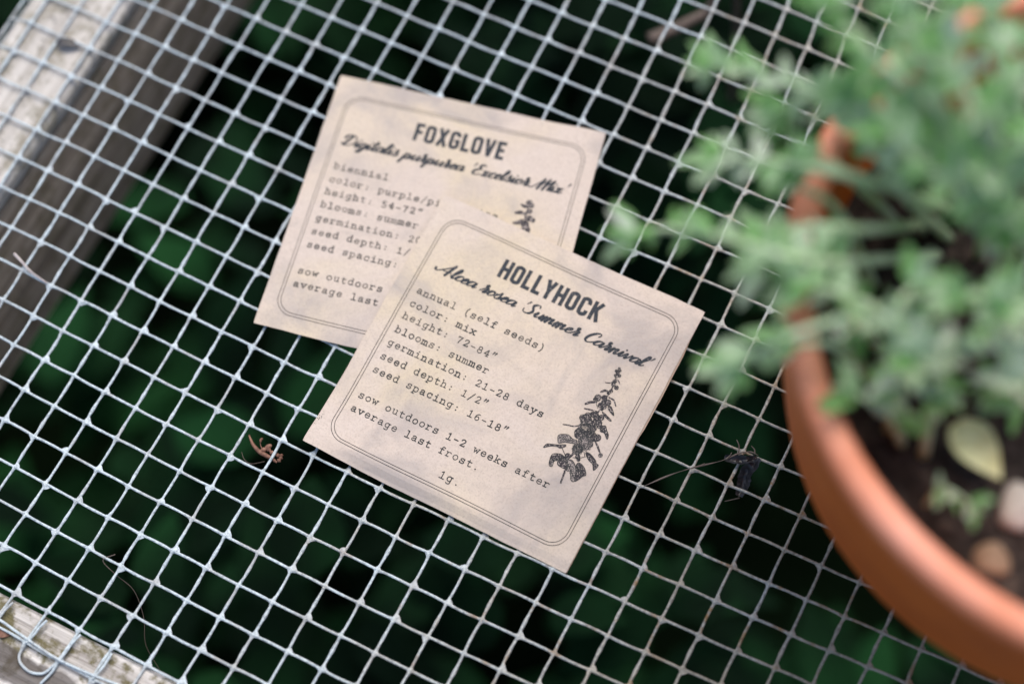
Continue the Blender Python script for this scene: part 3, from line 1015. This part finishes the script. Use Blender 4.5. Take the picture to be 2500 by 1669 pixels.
def rose(x, y, a):
    c = dr((x, y))
    R_ = a * 0.0277
    pale.disc(c, R_, None, 22, 0.07, int(x))
    rr = random.Random(int(x * y))
    for f in (1.0, 0.82, 0.64, 0.47, 0.3, 0.15):
        seg = 26
        line.ribbon([c + np.array([math.cos(t), math.sin(t)]) * R_ * f * (1 + 0.12 * math.sin(t * (5 + int(f * 6)) + f * 9)) for t in np.linspace(0, 6.28, seg)],
                    [0.10 + 0.16 * rr.random() for _ in range(seg)])
    for q in range(22):
        t = rr.uniform(0, 6.28)
        f0, f1 = sorted((rr.uniform(0.2, 1), rr.uniform(0.2, 1)))
        line.ribbon([c + np.array([math.cos(t), math.sin(t)]) * R_ * f0, c + np.array([math.cos(t + .15), math.sin(t + .15)]) * R_ * f1], 0.12)


def veins(pts_axis, spread, n=6):
    a, b = dr(pts_axis[0]), dr(pts_axis[1])
    line.ribbon([a, (a + b) / 2, b], 0.2)
    d = b - a
    pn = np.array([-d[1], d[0]])
    for q in range(n):
        o = a + d * (0.1 + 0.8 * q / n)
        for s_ in (-1, 1): line.ribbon([o, o + d * 0.16 + pn * s_ * spread], 0.11)


drib(dark, [(340, 1455), (390, 1310), (410, 1190), (480, 1120), (560, 1000), (650, 850), (740, 700)], 30)
drib(dark, [(740, 700), (800, 600), (860, 500), (900, 420), (950, 340), (990, 230), (1030, 110)], 20)
dpoly(dark, [(390, 1160), (330, 1118), (240, 1120), (205, 1190), (200, 1250), (235, 1262), (262, 1200), (330, 1192), (395, 1200)])
dpoly(dark, [(310, 1190), (300, 1240), (350, 1275), (410, 1290), (415, 1200), (370, 1175)])
dpoly(pale, [(410, 1200), (470, 1190), (510, 1250), (520, 1330), (500, 1435), (460, 1420), (450, 1320), (410, 1310)])
dpoly(dark, [(522, 1250), (560, 1222), (620, 1280), (640, 1360), (600, 1380), (560, 1412), (505, 1435), (517, 1340)])
dpoly(pale, [(320, 890), (420, 890), (480, 940), (530, 960), (520, 1000), (460, 990), (380, 980), (312, 990), (300, 930)])
dpoly(dark, [(130, 1042), (170, 1000), (230, 1003), (310, 1010), (390, 1008), (392, 1030), (330, 1050), (290, 1030), (210, 1025)])
veins([(410, 1210), (500, 1400)], 0.13)
veins([(522, 1260), (600, 1370)], 0.22)
veins([(390, 1155), (215, 1200)], 0.13)
veins([(510, 970), (320, 930)], 0.14)
for x, y, a in ((560, 880, 62), (700, 900, 58), (650, 900, 60), (730, 930, 45), (700, 770, 52), (640, 720, 68), (600, 690, 42), (660, 670, 45), (540, 860, 40)): dblob(dark, x, y, a)
for x, y, a in ((750, 660, 42), (820, 690, 36), (790, 755, 42), (720, 650, 34), (775, 930, 44), (770, 700, 40), (830, 840, 26), (800, 790, 34), (720, 820, 45)): dblob(dark, x, y, a)
rose(635, 835, 100)
rose(630, 990, 92)
rose(540, 1060, 68)
drib(dark, [(745, 960), (785, 1050), (812, 1130)], 26)
dblob(pale, 812, 1135, 25)
dpoly(dark, [(640, 1098), (690, 1120), (750, 1190), (762, 1230), (787, 1255), (730, 1312), (718, 1240), (670, 1190), (640, 1130)])
dpoly(dark, [(820, 800), (870, 788), (890, 850), (907, 900), (890, 948), (860, 880), (825, 850)])
dpoly(dark, [(833, 620), (872, 650), (938, 722), (922, 728), (858, 670)])
drib(dark, [(360, 768), (420, 775), (480, 790), (550, 785), (610, 770)], 17)
drib(dark, [(632, 522), (690, 503), (765, 505)], 34)
drib(dark, [(620, 578), (680, 592), (775, 615)], 20)
for x, y, a in ((780, 450, 42), (750, 470, 26), (860, 450, 34), (900, 510, 40), (850, 505, 30), (812, 540, 32), (860, 562, 25), (830, 590, 18), (420, 1140, 34), (540, 1150, 30), (550, 1185, 22)): dblob(dark, x, y, a)
dpoly(dark, [(903, 560), (940, 560), (972, 650), (960, 660), (912, 600)])
drib(dark, [(915, 448), (970, 480), (996, 555)], 22)
drib(dark, [(820, 378), (870, 363), (925, 385)], 30)
for x, y, a in ((940, 370, 22), (910, 395, 20), (1005, 330, 27), (968, 290, 25), (985, 252, 25), (1005, 190, 22), (1042, 185, 20), (1020, 150, 22), (1005, 125, 18), (1045, 122, 20), (1040, 95, 15), (990, 178, 14)): dblob(dark, x, y, a)
drib(dark, [(868, 265), (930, 270), (975, 248)], 14)
drib(dark, [(1008, 228), (1030, 250), (1046, 288)], 17)
drib(line, [(400, 1150), (370, 1090), (350, 1040)], 9)
drib(line, [(480, 1160), (560, 1165), (640, 1150)], 9)
drib(line, [(625, 1150), (615, 1090)], 9)
drib(line, [(760, 520), (780, 580)], 7)
draw = empty('plant_drawing', (0.155, 0.045, 0.004))
draw.parent = eh
draw.matrix_parent_inverse = Matrix.Translation(eh.location).inverted()


def ink_child(pk, name, ink, mat, root, dz):
    o = pk.ink(name, ink, mat, None, dz)
    o.parent = root
    o.matrix_parent_inverse = root.matrix_world.inverted() if False else Matrix.Translation(Vector((0.155, 0.045, 0.004))).inverted()
    return o


bpy.data.objects.remove(draw)
allink = Ink()
d1 = hol.ink('plant_drawing', dark, M['ink_draw'], eh, 0.00005)
hol.ink('pale_petal', pale, M['ink_pale'], d1, 0.00008)
hol.ink('engraved_line', line, M['ink_type'], d1, 0.00011)
for ch in list(d1.children):
    ch.matrix_parent_inverse = Matrix.Identity(4)
    ch.matrix_parent_inverse = (Matrix.Translation(eh.location) @ d1.matrix_parent_inverse).inverted()

dark, pale, line = Ink(), Ink(), Ink()
AF = np.array([[0.0250298, -0.0062008], [0.0074519, 0.0273716], [42.3768370, 20.6248578]])
drib(dark, [(1320, 720), (1270, 860), (1240, 960), (1225, 1150)], 26)
for x, y, a in ((1300, 755, 46), (1330, 790, 34), (1305, 870, 34), (1275, 870, 26), (1300, 965, 46), (1345, 990, 34), (1240, 1050, 55), (1250, 1120, 60), (1200, 1180, 60)): dblob(dark, x, y, a)
drib(dark, [(1195, 775), (1235, 800), (1280, 800)], 44)
drib(dark, [(1115, 885), (1180, 882), (1245, 905)], 52)
dpoly(dark, [(1065, 1022), (1150, 985), (1215, 975), (1190, 1035), (1110, 1045)])
fox.ink('plant_drawing', dark, M['ink_draw'], ef, 0.00005)

# ------------------------------------------------------------------ potted plant
PC = Vector((0.2942, 0.0872, 0.0))
pp = empty('potted_plant', (PC.x, PC.y, 0.001))
tag(pp, 'grey green bushy plant in a terracotta pot standing on the mesh', 'potted plant')


def lathe(name, prof, mat, parent, seg=96):
    V, F = [], []
    n = len(prof)
    for q in range(seg):
        a = 2 * PI * q / seg
        for rr, z in prof: V.append((PC.x + rr * math.cos(a), PC.y + rr * math.sin(a), z))
    for q in range(seg):
        q2 = (q + 1) % seg
        for k in range(n - 1):
            F.append((q * n + k, q2 * n + k, q2 * n + k + 1, q * n + k + 1))
    return link_mesh(name, V, F, mat, parent, True)


PZ = 0.0011
body = lathe('pot', [(0.001, PZ), (0.060, PZ), (0.0625, PZ + 0.002), (0.0650, 0.012), (0.0840, 0.0745), (0.0840, 0.0755), (0.0780, 0.0755), (0.0600, 0.012), (0.001, 0.010)], M['clay'], pp)
tag(body, 'tapering terracotta wall')
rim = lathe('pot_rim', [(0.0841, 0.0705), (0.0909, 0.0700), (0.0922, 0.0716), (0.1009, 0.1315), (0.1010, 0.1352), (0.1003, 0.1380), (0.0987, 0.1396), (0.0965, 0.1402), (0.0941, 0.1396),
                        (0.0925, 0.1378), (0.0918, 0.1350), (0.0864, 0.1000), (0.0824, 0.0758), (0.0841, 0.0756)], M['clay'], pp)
# soil: lumpy disc
V, F = [(PC.x, PC.y, 0.112)], []
nr_, na_ = 34, 96
for a in range(1, nr_ + 1):
    for q in range(na_):
        rr = 0.0884 * a / nr_
        an = 2 * PI * q / na_
        x, y = PC.x + rr * math.cos(an), PC.y + rr * math.sin(an)
        z = 0.112 + 0.004 * mnoise.noise((x * 60, y * 60, 0)) + 0.0030 * mnoise.noise((x * 190, y * 190, 3)) - 0.003 * (a / nr_) ** 3
        V.append((x, y, z))
for q in range(na_):
    F.append((0, 1 + q, 1 + (q + 1) % na_))
    for a in range(nr_ - 1):
        k0, k1 = 1 + a * na_ + q, 1 + a * na_ + (q + 1) % na_
        F.append((k0, k0 + na_, k1 + na_, k1))
link_mesh('potting_soil', V, F, M['soil'], pp)
STEMS = [
    [(0.2361, 0.0924, 0.118), (0.2209, 0.0735, 0.160), (0.1980, 0.0821, 0.172), (0.1843, 0.0839, 0.170), (0.1735, 0.0857, 0.165), (0.1631, 0.0867, 0.160)],
    [(0.2349, 0.0864, 0.118), (0.2094, 0.0445, 0.165), (0.1894, 0.0410, 0.165), (0.1731, 0.0423, 0.155), (0.1633, 0.0396, 0.150)],
    [(0.2393, 0.0749, 0.118), (0.2232, 0.0386, 0.160), (0.2086, 0.0238, 0.160), (0.2009, 0.0168, 0.150)],
    [(0.2363, 0.0981, 0.118), (0.2259, 0.0793, 0.180), (0.2155, 0.0810, 0.200), (0.2046, 0.0905, 0.205)],
    [(0.2448, 0.0911, 0.118), (0.2368, 0.0724, 0.190), (0.2300, 0.0801, 0.210), (0.2211, 0.0898, 0.220)],
    [(0.2466, 0.0574, 0.115), (0.2335, 0.0440, 0.150), (0.2180, 0.0390, 0.165), (0.2092, 0.0372, 0.165)],
    [(0.2524, 0.0308, 0.115), (0.2464, 0.0358, 0.150), (0.2468, 0.0399, 0.160), (0.2520, 0.0471, 0.170)],
    [(0.2417, 0.0332, 0.118), (0.2366, 0.0313, 0.155), (0.2310, 0.0381, 0.170), (0.2321, 0.0457, 0.170)],
    [(0.2540, 0.0821, 0.118), (0.2450, 0.0703, 0.180), (0.2387, 0.0790, 0.200), (0.2328, 0.0907, 0.210)],
    [(0.2354, 0.1004, 0.118), (0.2148, 0.0705, 0.165), (0.1982, 0.0646, 0.170), (0.1850, 0.0638, 0.165), (0.1758, 0.0630, 0.160)],
    [(0.2644, 0.0686, 0.115), (0.2503, 0.0522, 0.165), (0.2421, 0.0433, 0.180)],
    [(0.2359, 0.1106, 0.118), (0.2165, 0.0807, 0.190), (0.2007, 0.0824, 0.200), (0.1897, 0.0894, 0.200)],
    [(0.2578, 0.0183, 0.112), (0.2591, 0.0194, 0.125), (0.2667, 0.0166, 0.130)],
    [(0.2313, 0.0957, 0.118), (0.2166, 0.0604, 0.160), (0.2015, 0.0505, 0.165), (0.1956, 0.0418, 0.155)],
    [(0.2528, 0.0950, 0.118), (0.2365, 0.0686, 0.180), (0.2224, 0.0655, 0.190), (0.2137, 0.0697, 0.190)],
    [(0.2491, 0.1030, 0.118), (0.2324, 0.0725, 0.200), (0.2192, 0.0831, 0.210), (0.2102, 0.0992, 0.210)],
    [(0.2688, 0.0891, 0.118), (0.2527, 0.0740, 0.180), (0.2446, 0.0760, 0.200)],
    [(0.2767, 0.0667, 0.118), (0.2634, 0.0538, 0.160), (0.2536, 0.0537, 0.170)],
    [(0.2690, 0.1082, 0.118), (0.2612, 0.0900, 0.180), (0.2560, 0.0931, 0.200)],
    [(0.2459, 0.0313, 0.112), (0.2394, 0.0258, 0.140), (0.2301, 0.0253, 0.145)],
    [(0.2631, 0.0524, 0.112), (0.2600, 0.0454, 0.140), (0.2600, 0.0472, 0.150)],
    [(0.2514, 0.0467, 0.112), (0.2463, 0.0388, 0.140), (0.2397, 0.0341, 0.160)],
    [(0.2701, 0.0519, 0.112), (0.2666, 0.0450, 0.140), (0.2637, 0.0430, 0.150)],
    [(0.2217, 0.1051, 0.118), (0.2087, 0.0835, 0.170), (0.2002, 0.0839, 0.175)],
    [(0.2228, 0.1113, 0.118), (0.2112, 0.0859, 0.180), (0.2020, 0.0858, 0.185)],
    [(0.2212, 0.0909, 0.118), (0.2054, 0.0698, 0.165), (0.1978, 0.0699, 0.165)],
    [(0.2256, 0.1198, 0.118), (0.2167, 0.0907, 0.190), (0.2086, 0.0955, 0.190)],
    [(0.2178, 0.1087, 0.130), (0.1929, 0.0824, 0.170), (0.1841, 0.0788, 0.165)],
    [(0.2751, 0.0842, 0.118), (0.2813, 0.0577, 0.170), (0.2899, 0.0585, 0.170)],
]
for p in ((0.2030, 0.0935, 0.160), (0.2085, 0.1010, 0.165), (0.1945, 0.0650, 0.158), (0.1930, 0.0510, 0.152), (0.2135, 0.1115, 0.170), (0.2230, 0.1190, 0.180), (0.2002, 0.0502, 0.155), (0.2066, 0.0406, 0.158), (0.2115, 0.0263, 0.155)):
    p = Vector(p)                # short sprigs that lean over the lip
    b0 = PC + (Vector((p.x, p.y, 0)) - PC) * 0.72
    b0.z = 0.111
    STEMS.append([tuple(b0), tuple(b0.lerp(p, 0.55) + Vector((0, 0, 0.012))), tuple(p)])
# openings in the bush where the lip and the soil show
GAPS = [
    (Vector((0.2075, 0.0518, 0.112)), Vector((0.2133, 0.0038, 0.22)), 0.008),
    (Vector((0.2156, 0.0411, 0.112)), Vector((0.2193, -0.0043, 0.22)), 0.009),
    (Vector((0.2328, 0.0237, 0.112)), Vector((0.2322, -0.0174, 0.22)), 0.012),
    (Vector((0.2235, 0.0293, 0.112)), Vector((0.2252, -0.0131, 0.22)), 0.009),
    (Vector((0.2434, 0.0175, 0.112)), Vector((0.2401, -0.0220, 0.22)), 0.009),
    (Vector((0.1951, 0.0859, 0.112)), Vector((0.2039, 0.0293, 0.22)), 0.008),
    (Vector((0.1961, 0.1073, 0.112)), Vector((0.2047, 0.0453, 0.22)), 0.005),
    (Vector((0.2034, 0.0956, 0.112)), Vector((0.2102, 0.0365, 0.22)), 0.009),
    (Vector((0.2248, 0.0847, 0.112)), Vector((0.2262, 0.0284, 0.22)), 0.014),
    (Vector((0.2357, 0.0844, 0.112)), Vector((0.2344, 0.0282, 0.22)), 0.014),
    (Vector((0.2120, 0.0954, 0.112)), Vector((0.2167, 0.0364, 0.22)), 0.01),
    (Vector((0.2039, 0.1377, 0.112)), Vector((0.2105, 0.0681, 0.22)), 0.005),
]


def in_gap(p):
    for a, b, rd in GAPS:
        h = max(0, min(1, (p.z - a.z) / (b.z - a.z)))
        if (p - a.lerp(b, h)).length < rd: return True
    return False


extra = random.Random(99)
for _ in range(8):          # the rest of the bush, beyond the frame
    a = extra.uniform(-0.7, 1.3)
    b0 = PC + Vector((0.02 * math.cos(a) + 0.012, 0.02 * math.sin(a) + 0.02, 0.111))
    STEMS.append([tuple(b0), tuple(b0 + Vector((0.035 * math.cos(a), 0.035 * math.sin(a), 0.05))), tuple(b0 + Vector((0.075 * math.cos(a), 0.075 * math.sin(a), 0.07)))])
r = random.Random(17)
for si, S in enumerate(STEMS):
    S = [Vector(p) for p in S]
    S[0].z = min(S[0].z, 0.112)
    pts = [Vector(p) for p in catmull(S, 10)]
    st = MB()
    n = len(pts)
    small = si == 12
    st.tube(pts, [(0.0015 if not small else 0.0007) * (1 - 0.55 * q / (n - 1)) for q in range(n)], 7)
    so = st.build('stem', M['stem'], pp)
    lf = MB()
    acc, step = 0.0, 0.0058
    total = sum((pts[q + 1] - pts[q]).length for q in range(n - 1))
    run = 0.0
    for q in range(n - 1):
        seg = pts[q + 1] - pts[q]
        run += seg.length
        acc += seg.length
        frac = run / total
        if frac < (0.50 if not small else 0.5): continue
        while acc > step:
            acc -= step
            t = seg.normalized()
            for _ in range(2 if frac < 0.8 else 3):
                an = r.uniform(0, 2 * PI)
                s_ = t.orthogonal().normalized()
                s_.rotate(Matrix.Rotation(an, 3, t).to_quaternion())
                d = (t * r.uniform(0.25, 0.9) + s_ * 1.0 + Vector((0, 0, 0.25))).normalized()
                L = r.uniform(0.0055, 0.0098) * (0.7 if small else 1)
                if in_gap(pts[q] + d * L * 0.6): continue
                leaf_geo(lf, pts[q], d, (r.uniform(-.4, .4), r.uniform(-.4, .4), 1), L, L * r.uniform(0.36, 0.52), r.uniform(0.0, 0.5), 0.3, 'spat', 2 if r.random() < .6 else 0)
    t = (pts[-1] - pts[-3]).normalized()
    for q in range(7):
        s_ = t.orthogonal().normalized()
        s_.rotate(Matrix.Rotation(q * 0.9 + r.uniform(-.2, .2), 3, t).to_quaternion())
        L = r.uniform(0.007, 0.0110) * (0.7 if small else 1)
        leaf_geo(lf, pts[-1], (t * r.uniform(.5, 1.2) + s_ + Vector((0, 0, .15))), (0, 0, 1), L, L * 0.45, r.uniform(0, .4), 0.3, 'spat', 2)
    o = lf.build('foliage', M['leaf'], None)
    o.parent = so
    o.matrix_parent_inverse = (Matrix.Translation(pp.location) @ so.matrix_parent_inverse).inverted()


def blade(name, base, d, L, W, mat, bend=.3, up=(0, 0, 1), label=None, cat=None, group=None, th=0.0003):
    b = MB()
    leaf_geo(b, base, d, up, L, W, bend, 0.35)
    o = b.build(name, mat)
    md = o.modifiers.new('thickness', 'SOLIDIFY')
    md.thickness = th
    sb = o.modifiers.new('smooth', 'SUBSURF')
    sb.levels = sb.render_levels = 2
    return tag(o, label, cat, group)


blade('fallen_leaf', (0.2560, 0.0390, 0.1200), (0.0133, -0.0072, 0.001), 0.0185, 0.0125, M['yellow'], .1, label='pale yellow fallen leaf lying on the potting soil', cat='leaf')
# withered leaves caught in the bush
for p, d, L, lab in (((0.2057, 0.108, 0.150), (0.3, -.5, .1), 0.012, 'rusty orange dry leaf hanging behind the stems at the back of the pot'),
                     ((0.2215, 0.082, 0.190), (.6, .3, .1), 0.012, 'large amber dry leaf among the upper sprigs'),
                     ((0.2195, 0.0445, 0.150), (.4, -.6, .2), 0.007, 'small brown dry leaf above the pot rim')):
    blade('dry_leaf', p, d, L, L * .55, M['dryleaf'], .3, label=lab, cat='leaf', group='dry leaves in the bush')


def pebble(p, s, seed, lab):
    bm = bmesh.new()
    bmesh.ops.create_icosphere(bm, subdivisions=3, radius=1)
    for v in bm.verts:
        q = 1 + 0.22 * mnoise.noise(v.co * 1.3 + Vector((seed, 0, 0)))
        v.co = Vector((v.co.x * s[0], v.co.y * s[1], v.co.z * s[2])) * q
    me = bpy.data.meshes.new('pebble')
    bm.to_mesh(me)
    bm.free()
    me.materials.append(M['stone'] if seed == 3 else M['tan_stone'])
    me.polygons.foreach_set('use_smooth', [True] * len(me.polygons))
    o = bpy.data.objects.new('pebble', me)
    COL.objects.link(o)
    o.location = p
    tag(o, lab, 'pebble', 'pebbles on the potting soil')


pebble((0.2795, 0.0275, 0.1135), (0.0052, 0.0066, 0.0036), 3, 'larger pale pebble beside the yellow leaf on the soil')
pebble((0.2785, 0.0125, 0.1105), (0.0050, 0.0044, 0.0024), 9, 'tan brown pebble close to the pot rim')

# ------------------------------------------------------------------ small debris on the mesh
wl = empty('withered_leaf', (0.2081, 0.0479, 0.001))
tag(wl, 'black withered leaf with a long thin stalk caught in the mesh', 'dead leaf')
b = MB()
stk = [(0.1796, 0.0245, 0.0012), (0.1858, 0.0315, 0.0019), (0.1916, 0.0370, 0.0023), (0.1989, 0.0432, 0.0022), (0.2034, 0.0484, 0.0022), (0.2063, 0.0503, 0.0021), (0.2092, 0.0505, 0.0018)]
b.tube(catmull(stk, 6), [0.00010 + 0.00022 * abs(math.sin(q * 0.35)) ** 2 for q in range(37)], 6)
for p, q in (((0.2030, 0.0484, 0.002), (0.2006, 0.0524, 0.0018)), ((0.2080, 0.0503, 0.002), (0.2058, 0.0526, 0.0016)), ((0.1925, 0.0378, 0.0022), (0.1945, 0.0399, 0.0028)), ((0.2000, 0.0442, 0.0022), (0.2010, 0.0472, 0.003)),
             ((0.2093, 0.0362, -0.004), (0.2053, 0.0330, -0.004))):
    mid = Vector(p).lerp(Vector(q), .5) + Vector((.0004, .0003, 0))
    b.tube(catmull([p, mid, q], 4), [0.00028 - 0.00002 * z for z in range(9)], 5)
b.build('stalk', M['thread'], wl)
for nm, path, wd in (('blade', [(0.2093, 0.0500, 0.0012), (0.2088, 0.0470, 0.0004), (0.2080, 0.0440, -0.0022), (0.2086, 0.0400, -0.0040), (0.2088, 0.0368, -0.0046)], 0.0036),
                     ('blade', [(0.2085, 0.0486, 0.0013), (0.2055, 0.0468, 0.0014), (0.2028, 0.0456, 0.0012), (0.1995, 0.0448, 0.0014)], 0.0026)):
    c = [Vector(p) for p in catmull(path, 8)]
    V, F = [], []
    n = len(c)
    for q, p in enumerate(c):
        t = (c[min(n - 1, q + 1)] - c[max(0, q - 1)]).normalized()
        s_ = t.cross(Vector((0, 0, 1))).normalized()
        up = s_.cross(t)
        wq = wd * (0.35 + 0.65 * math.sin(PI * (0.15 + 0.75 * q / n)))
        for e in range(7):
            f = e / 3 - 1
            V.append(p + s_ * f * wq * (1 + .18 * mnoise.noise(p * 900)) * .6 + up * (abs(f) ** 1.5 * wq * .5 + 0.0006 * mnoise.noise((p.x * 700 + f * 2, p.y * 700, 0))))
    for q in range(n - 1):
        for e in range(6): F.append((q * 7 + e, q * 7 + e + 1, q * 7 + e + 8, q * 7 + e + 7))
    link_mesh(nm, V, F, M['black'], wl)

hk = MB()
hk.tube(catmull([(0.0522, -0.0164, -0.0016), (0.0551, -0.0187, -0.0014), (0.0584, -0.0200, -0.0014), (0.0610, -0.0202, -0.0013), (0.0636, -0.0204, -0.0012), (0.0656, -0.0208, -0.0012)], 6),
        [0.00028 + 0.0005 * math.sin(PI * q / 31) for q in range(31)], 7)
hk.tube(catmull([(0.0584, -0.0197, -0.0013), (0.0597, -0.0186, -0.001), (0.0606, -0.0170, -0.0008), (0.0613, -0.0165, -0.0008)], 5), [0.0004, .0005, .0006, .0008, .0009, .0008, .0006, .0008, .0009, .0009, .0008, .0007, .0007, .0006, .0005, .0004], 7)
hk.tube(catmull([(0.0606, -0.0180, -0.001), (0.0625, -0.0186, -0.001), (0.0640, -0.0188, -0.0012), (0.0655, -0.0180, -0.0014), (0.0660, -0.0190, -0.0012), (0.0658, -0.0205, -0.001)], 5), [0.0006 + .0003 * math.sin(q * 1.7) for q in range(26)], 7)
hk.tube(catmull([(0.0590, -0.0190, -0.001), (0.0576, -0.0178, -0.0008), (0.0570, -0.0163, -0.0006), (0.0574, -0.0156, -0.0006)], 5), [.00018] * 8 + [.00045] * 6 + [.0003, .0002], 6)
tag(hk.build('dry_husk', M['husk']), 'curled reddish brown dry husk caught in the mesh beside the packets', 'husk')

th = MB()
th.tube(catmull([(0.0525, -0.0224, -0.003), (0.0545, -0.0242, -0.003), (0.0574, -0.0246, -0.003), (0.0615, -0.0221, -0.002)], 6), 0.00009, 5)
tag(th.build('fibre', M['thread']), 'hair thin brown fibre below the dry husk', 'fibre')


def strand(name, pts, rad, mat, lab, cat):
    b_ = MB()
    c = catmull(pts, 6)
    n_ = len(c)
    b_.tube(c, [rad * (1 - 0.6 * q / n_) for q in range(n_)], 6)
    return tag(b_.build(name, mat), lab, cat)


strand('dry_tendril', [(0.0338, -0.0720, 0.0006), (0.0310, -0.0755, 0.0000), (0.0360, -0.0772, -0.004), (0.0420, -0.0785, -0.010), (0.0470, -0.0840, -0.018), (0.0500, -0.0910, -0.026), (0.0570, -0.0960, -0.034)],
       0.00016, M['thread'], 'thin brown dry tendril hanging from the mesh over the gap near the mossy rail', 'tendril')
strand('straw', [(-0.0542, 0.0049, 0.0030), (-0.0500, 0.0034, 0.0030), (-0.0455, 0.0018, 0.0022), (-0.0385, 0.0008, 0.0012)], 0.0006, M['straw'], 'bit of pale straw lying on the mesh beside the dark rail', 'straw')
strand('twig', [(0.098, 0.212, -0.052), (0.107, 0.222, -0.05), (0.114, 0.231, -0.048), (0.121, 0.246, -0.05), (0.130, 0.262, -0.30)], 0.0028, M['thread'], 'brown twig standing in the weeds below the far part of the mesh', 'twig')
blade('leaf_scrap', (0.0128, -0.1108, -0.0008), (1, .35, .25), 0.0040, 0.0032, M['husk'], .5, label='reddish leaf scrap on the mossy rail beside the folded mesh edge', cat='leaf')
blade('kinked_wire_shadow', (-0.0885, 0.0857, 0.0006), (.9, .35, .05), 0.0105, 0.0042, M['black'], .15, label='dark curled scrap standing in for a bent wire and its shadow on the pale board', cat='leaf')  # dark blade added in place of a kinked wire and its shadow
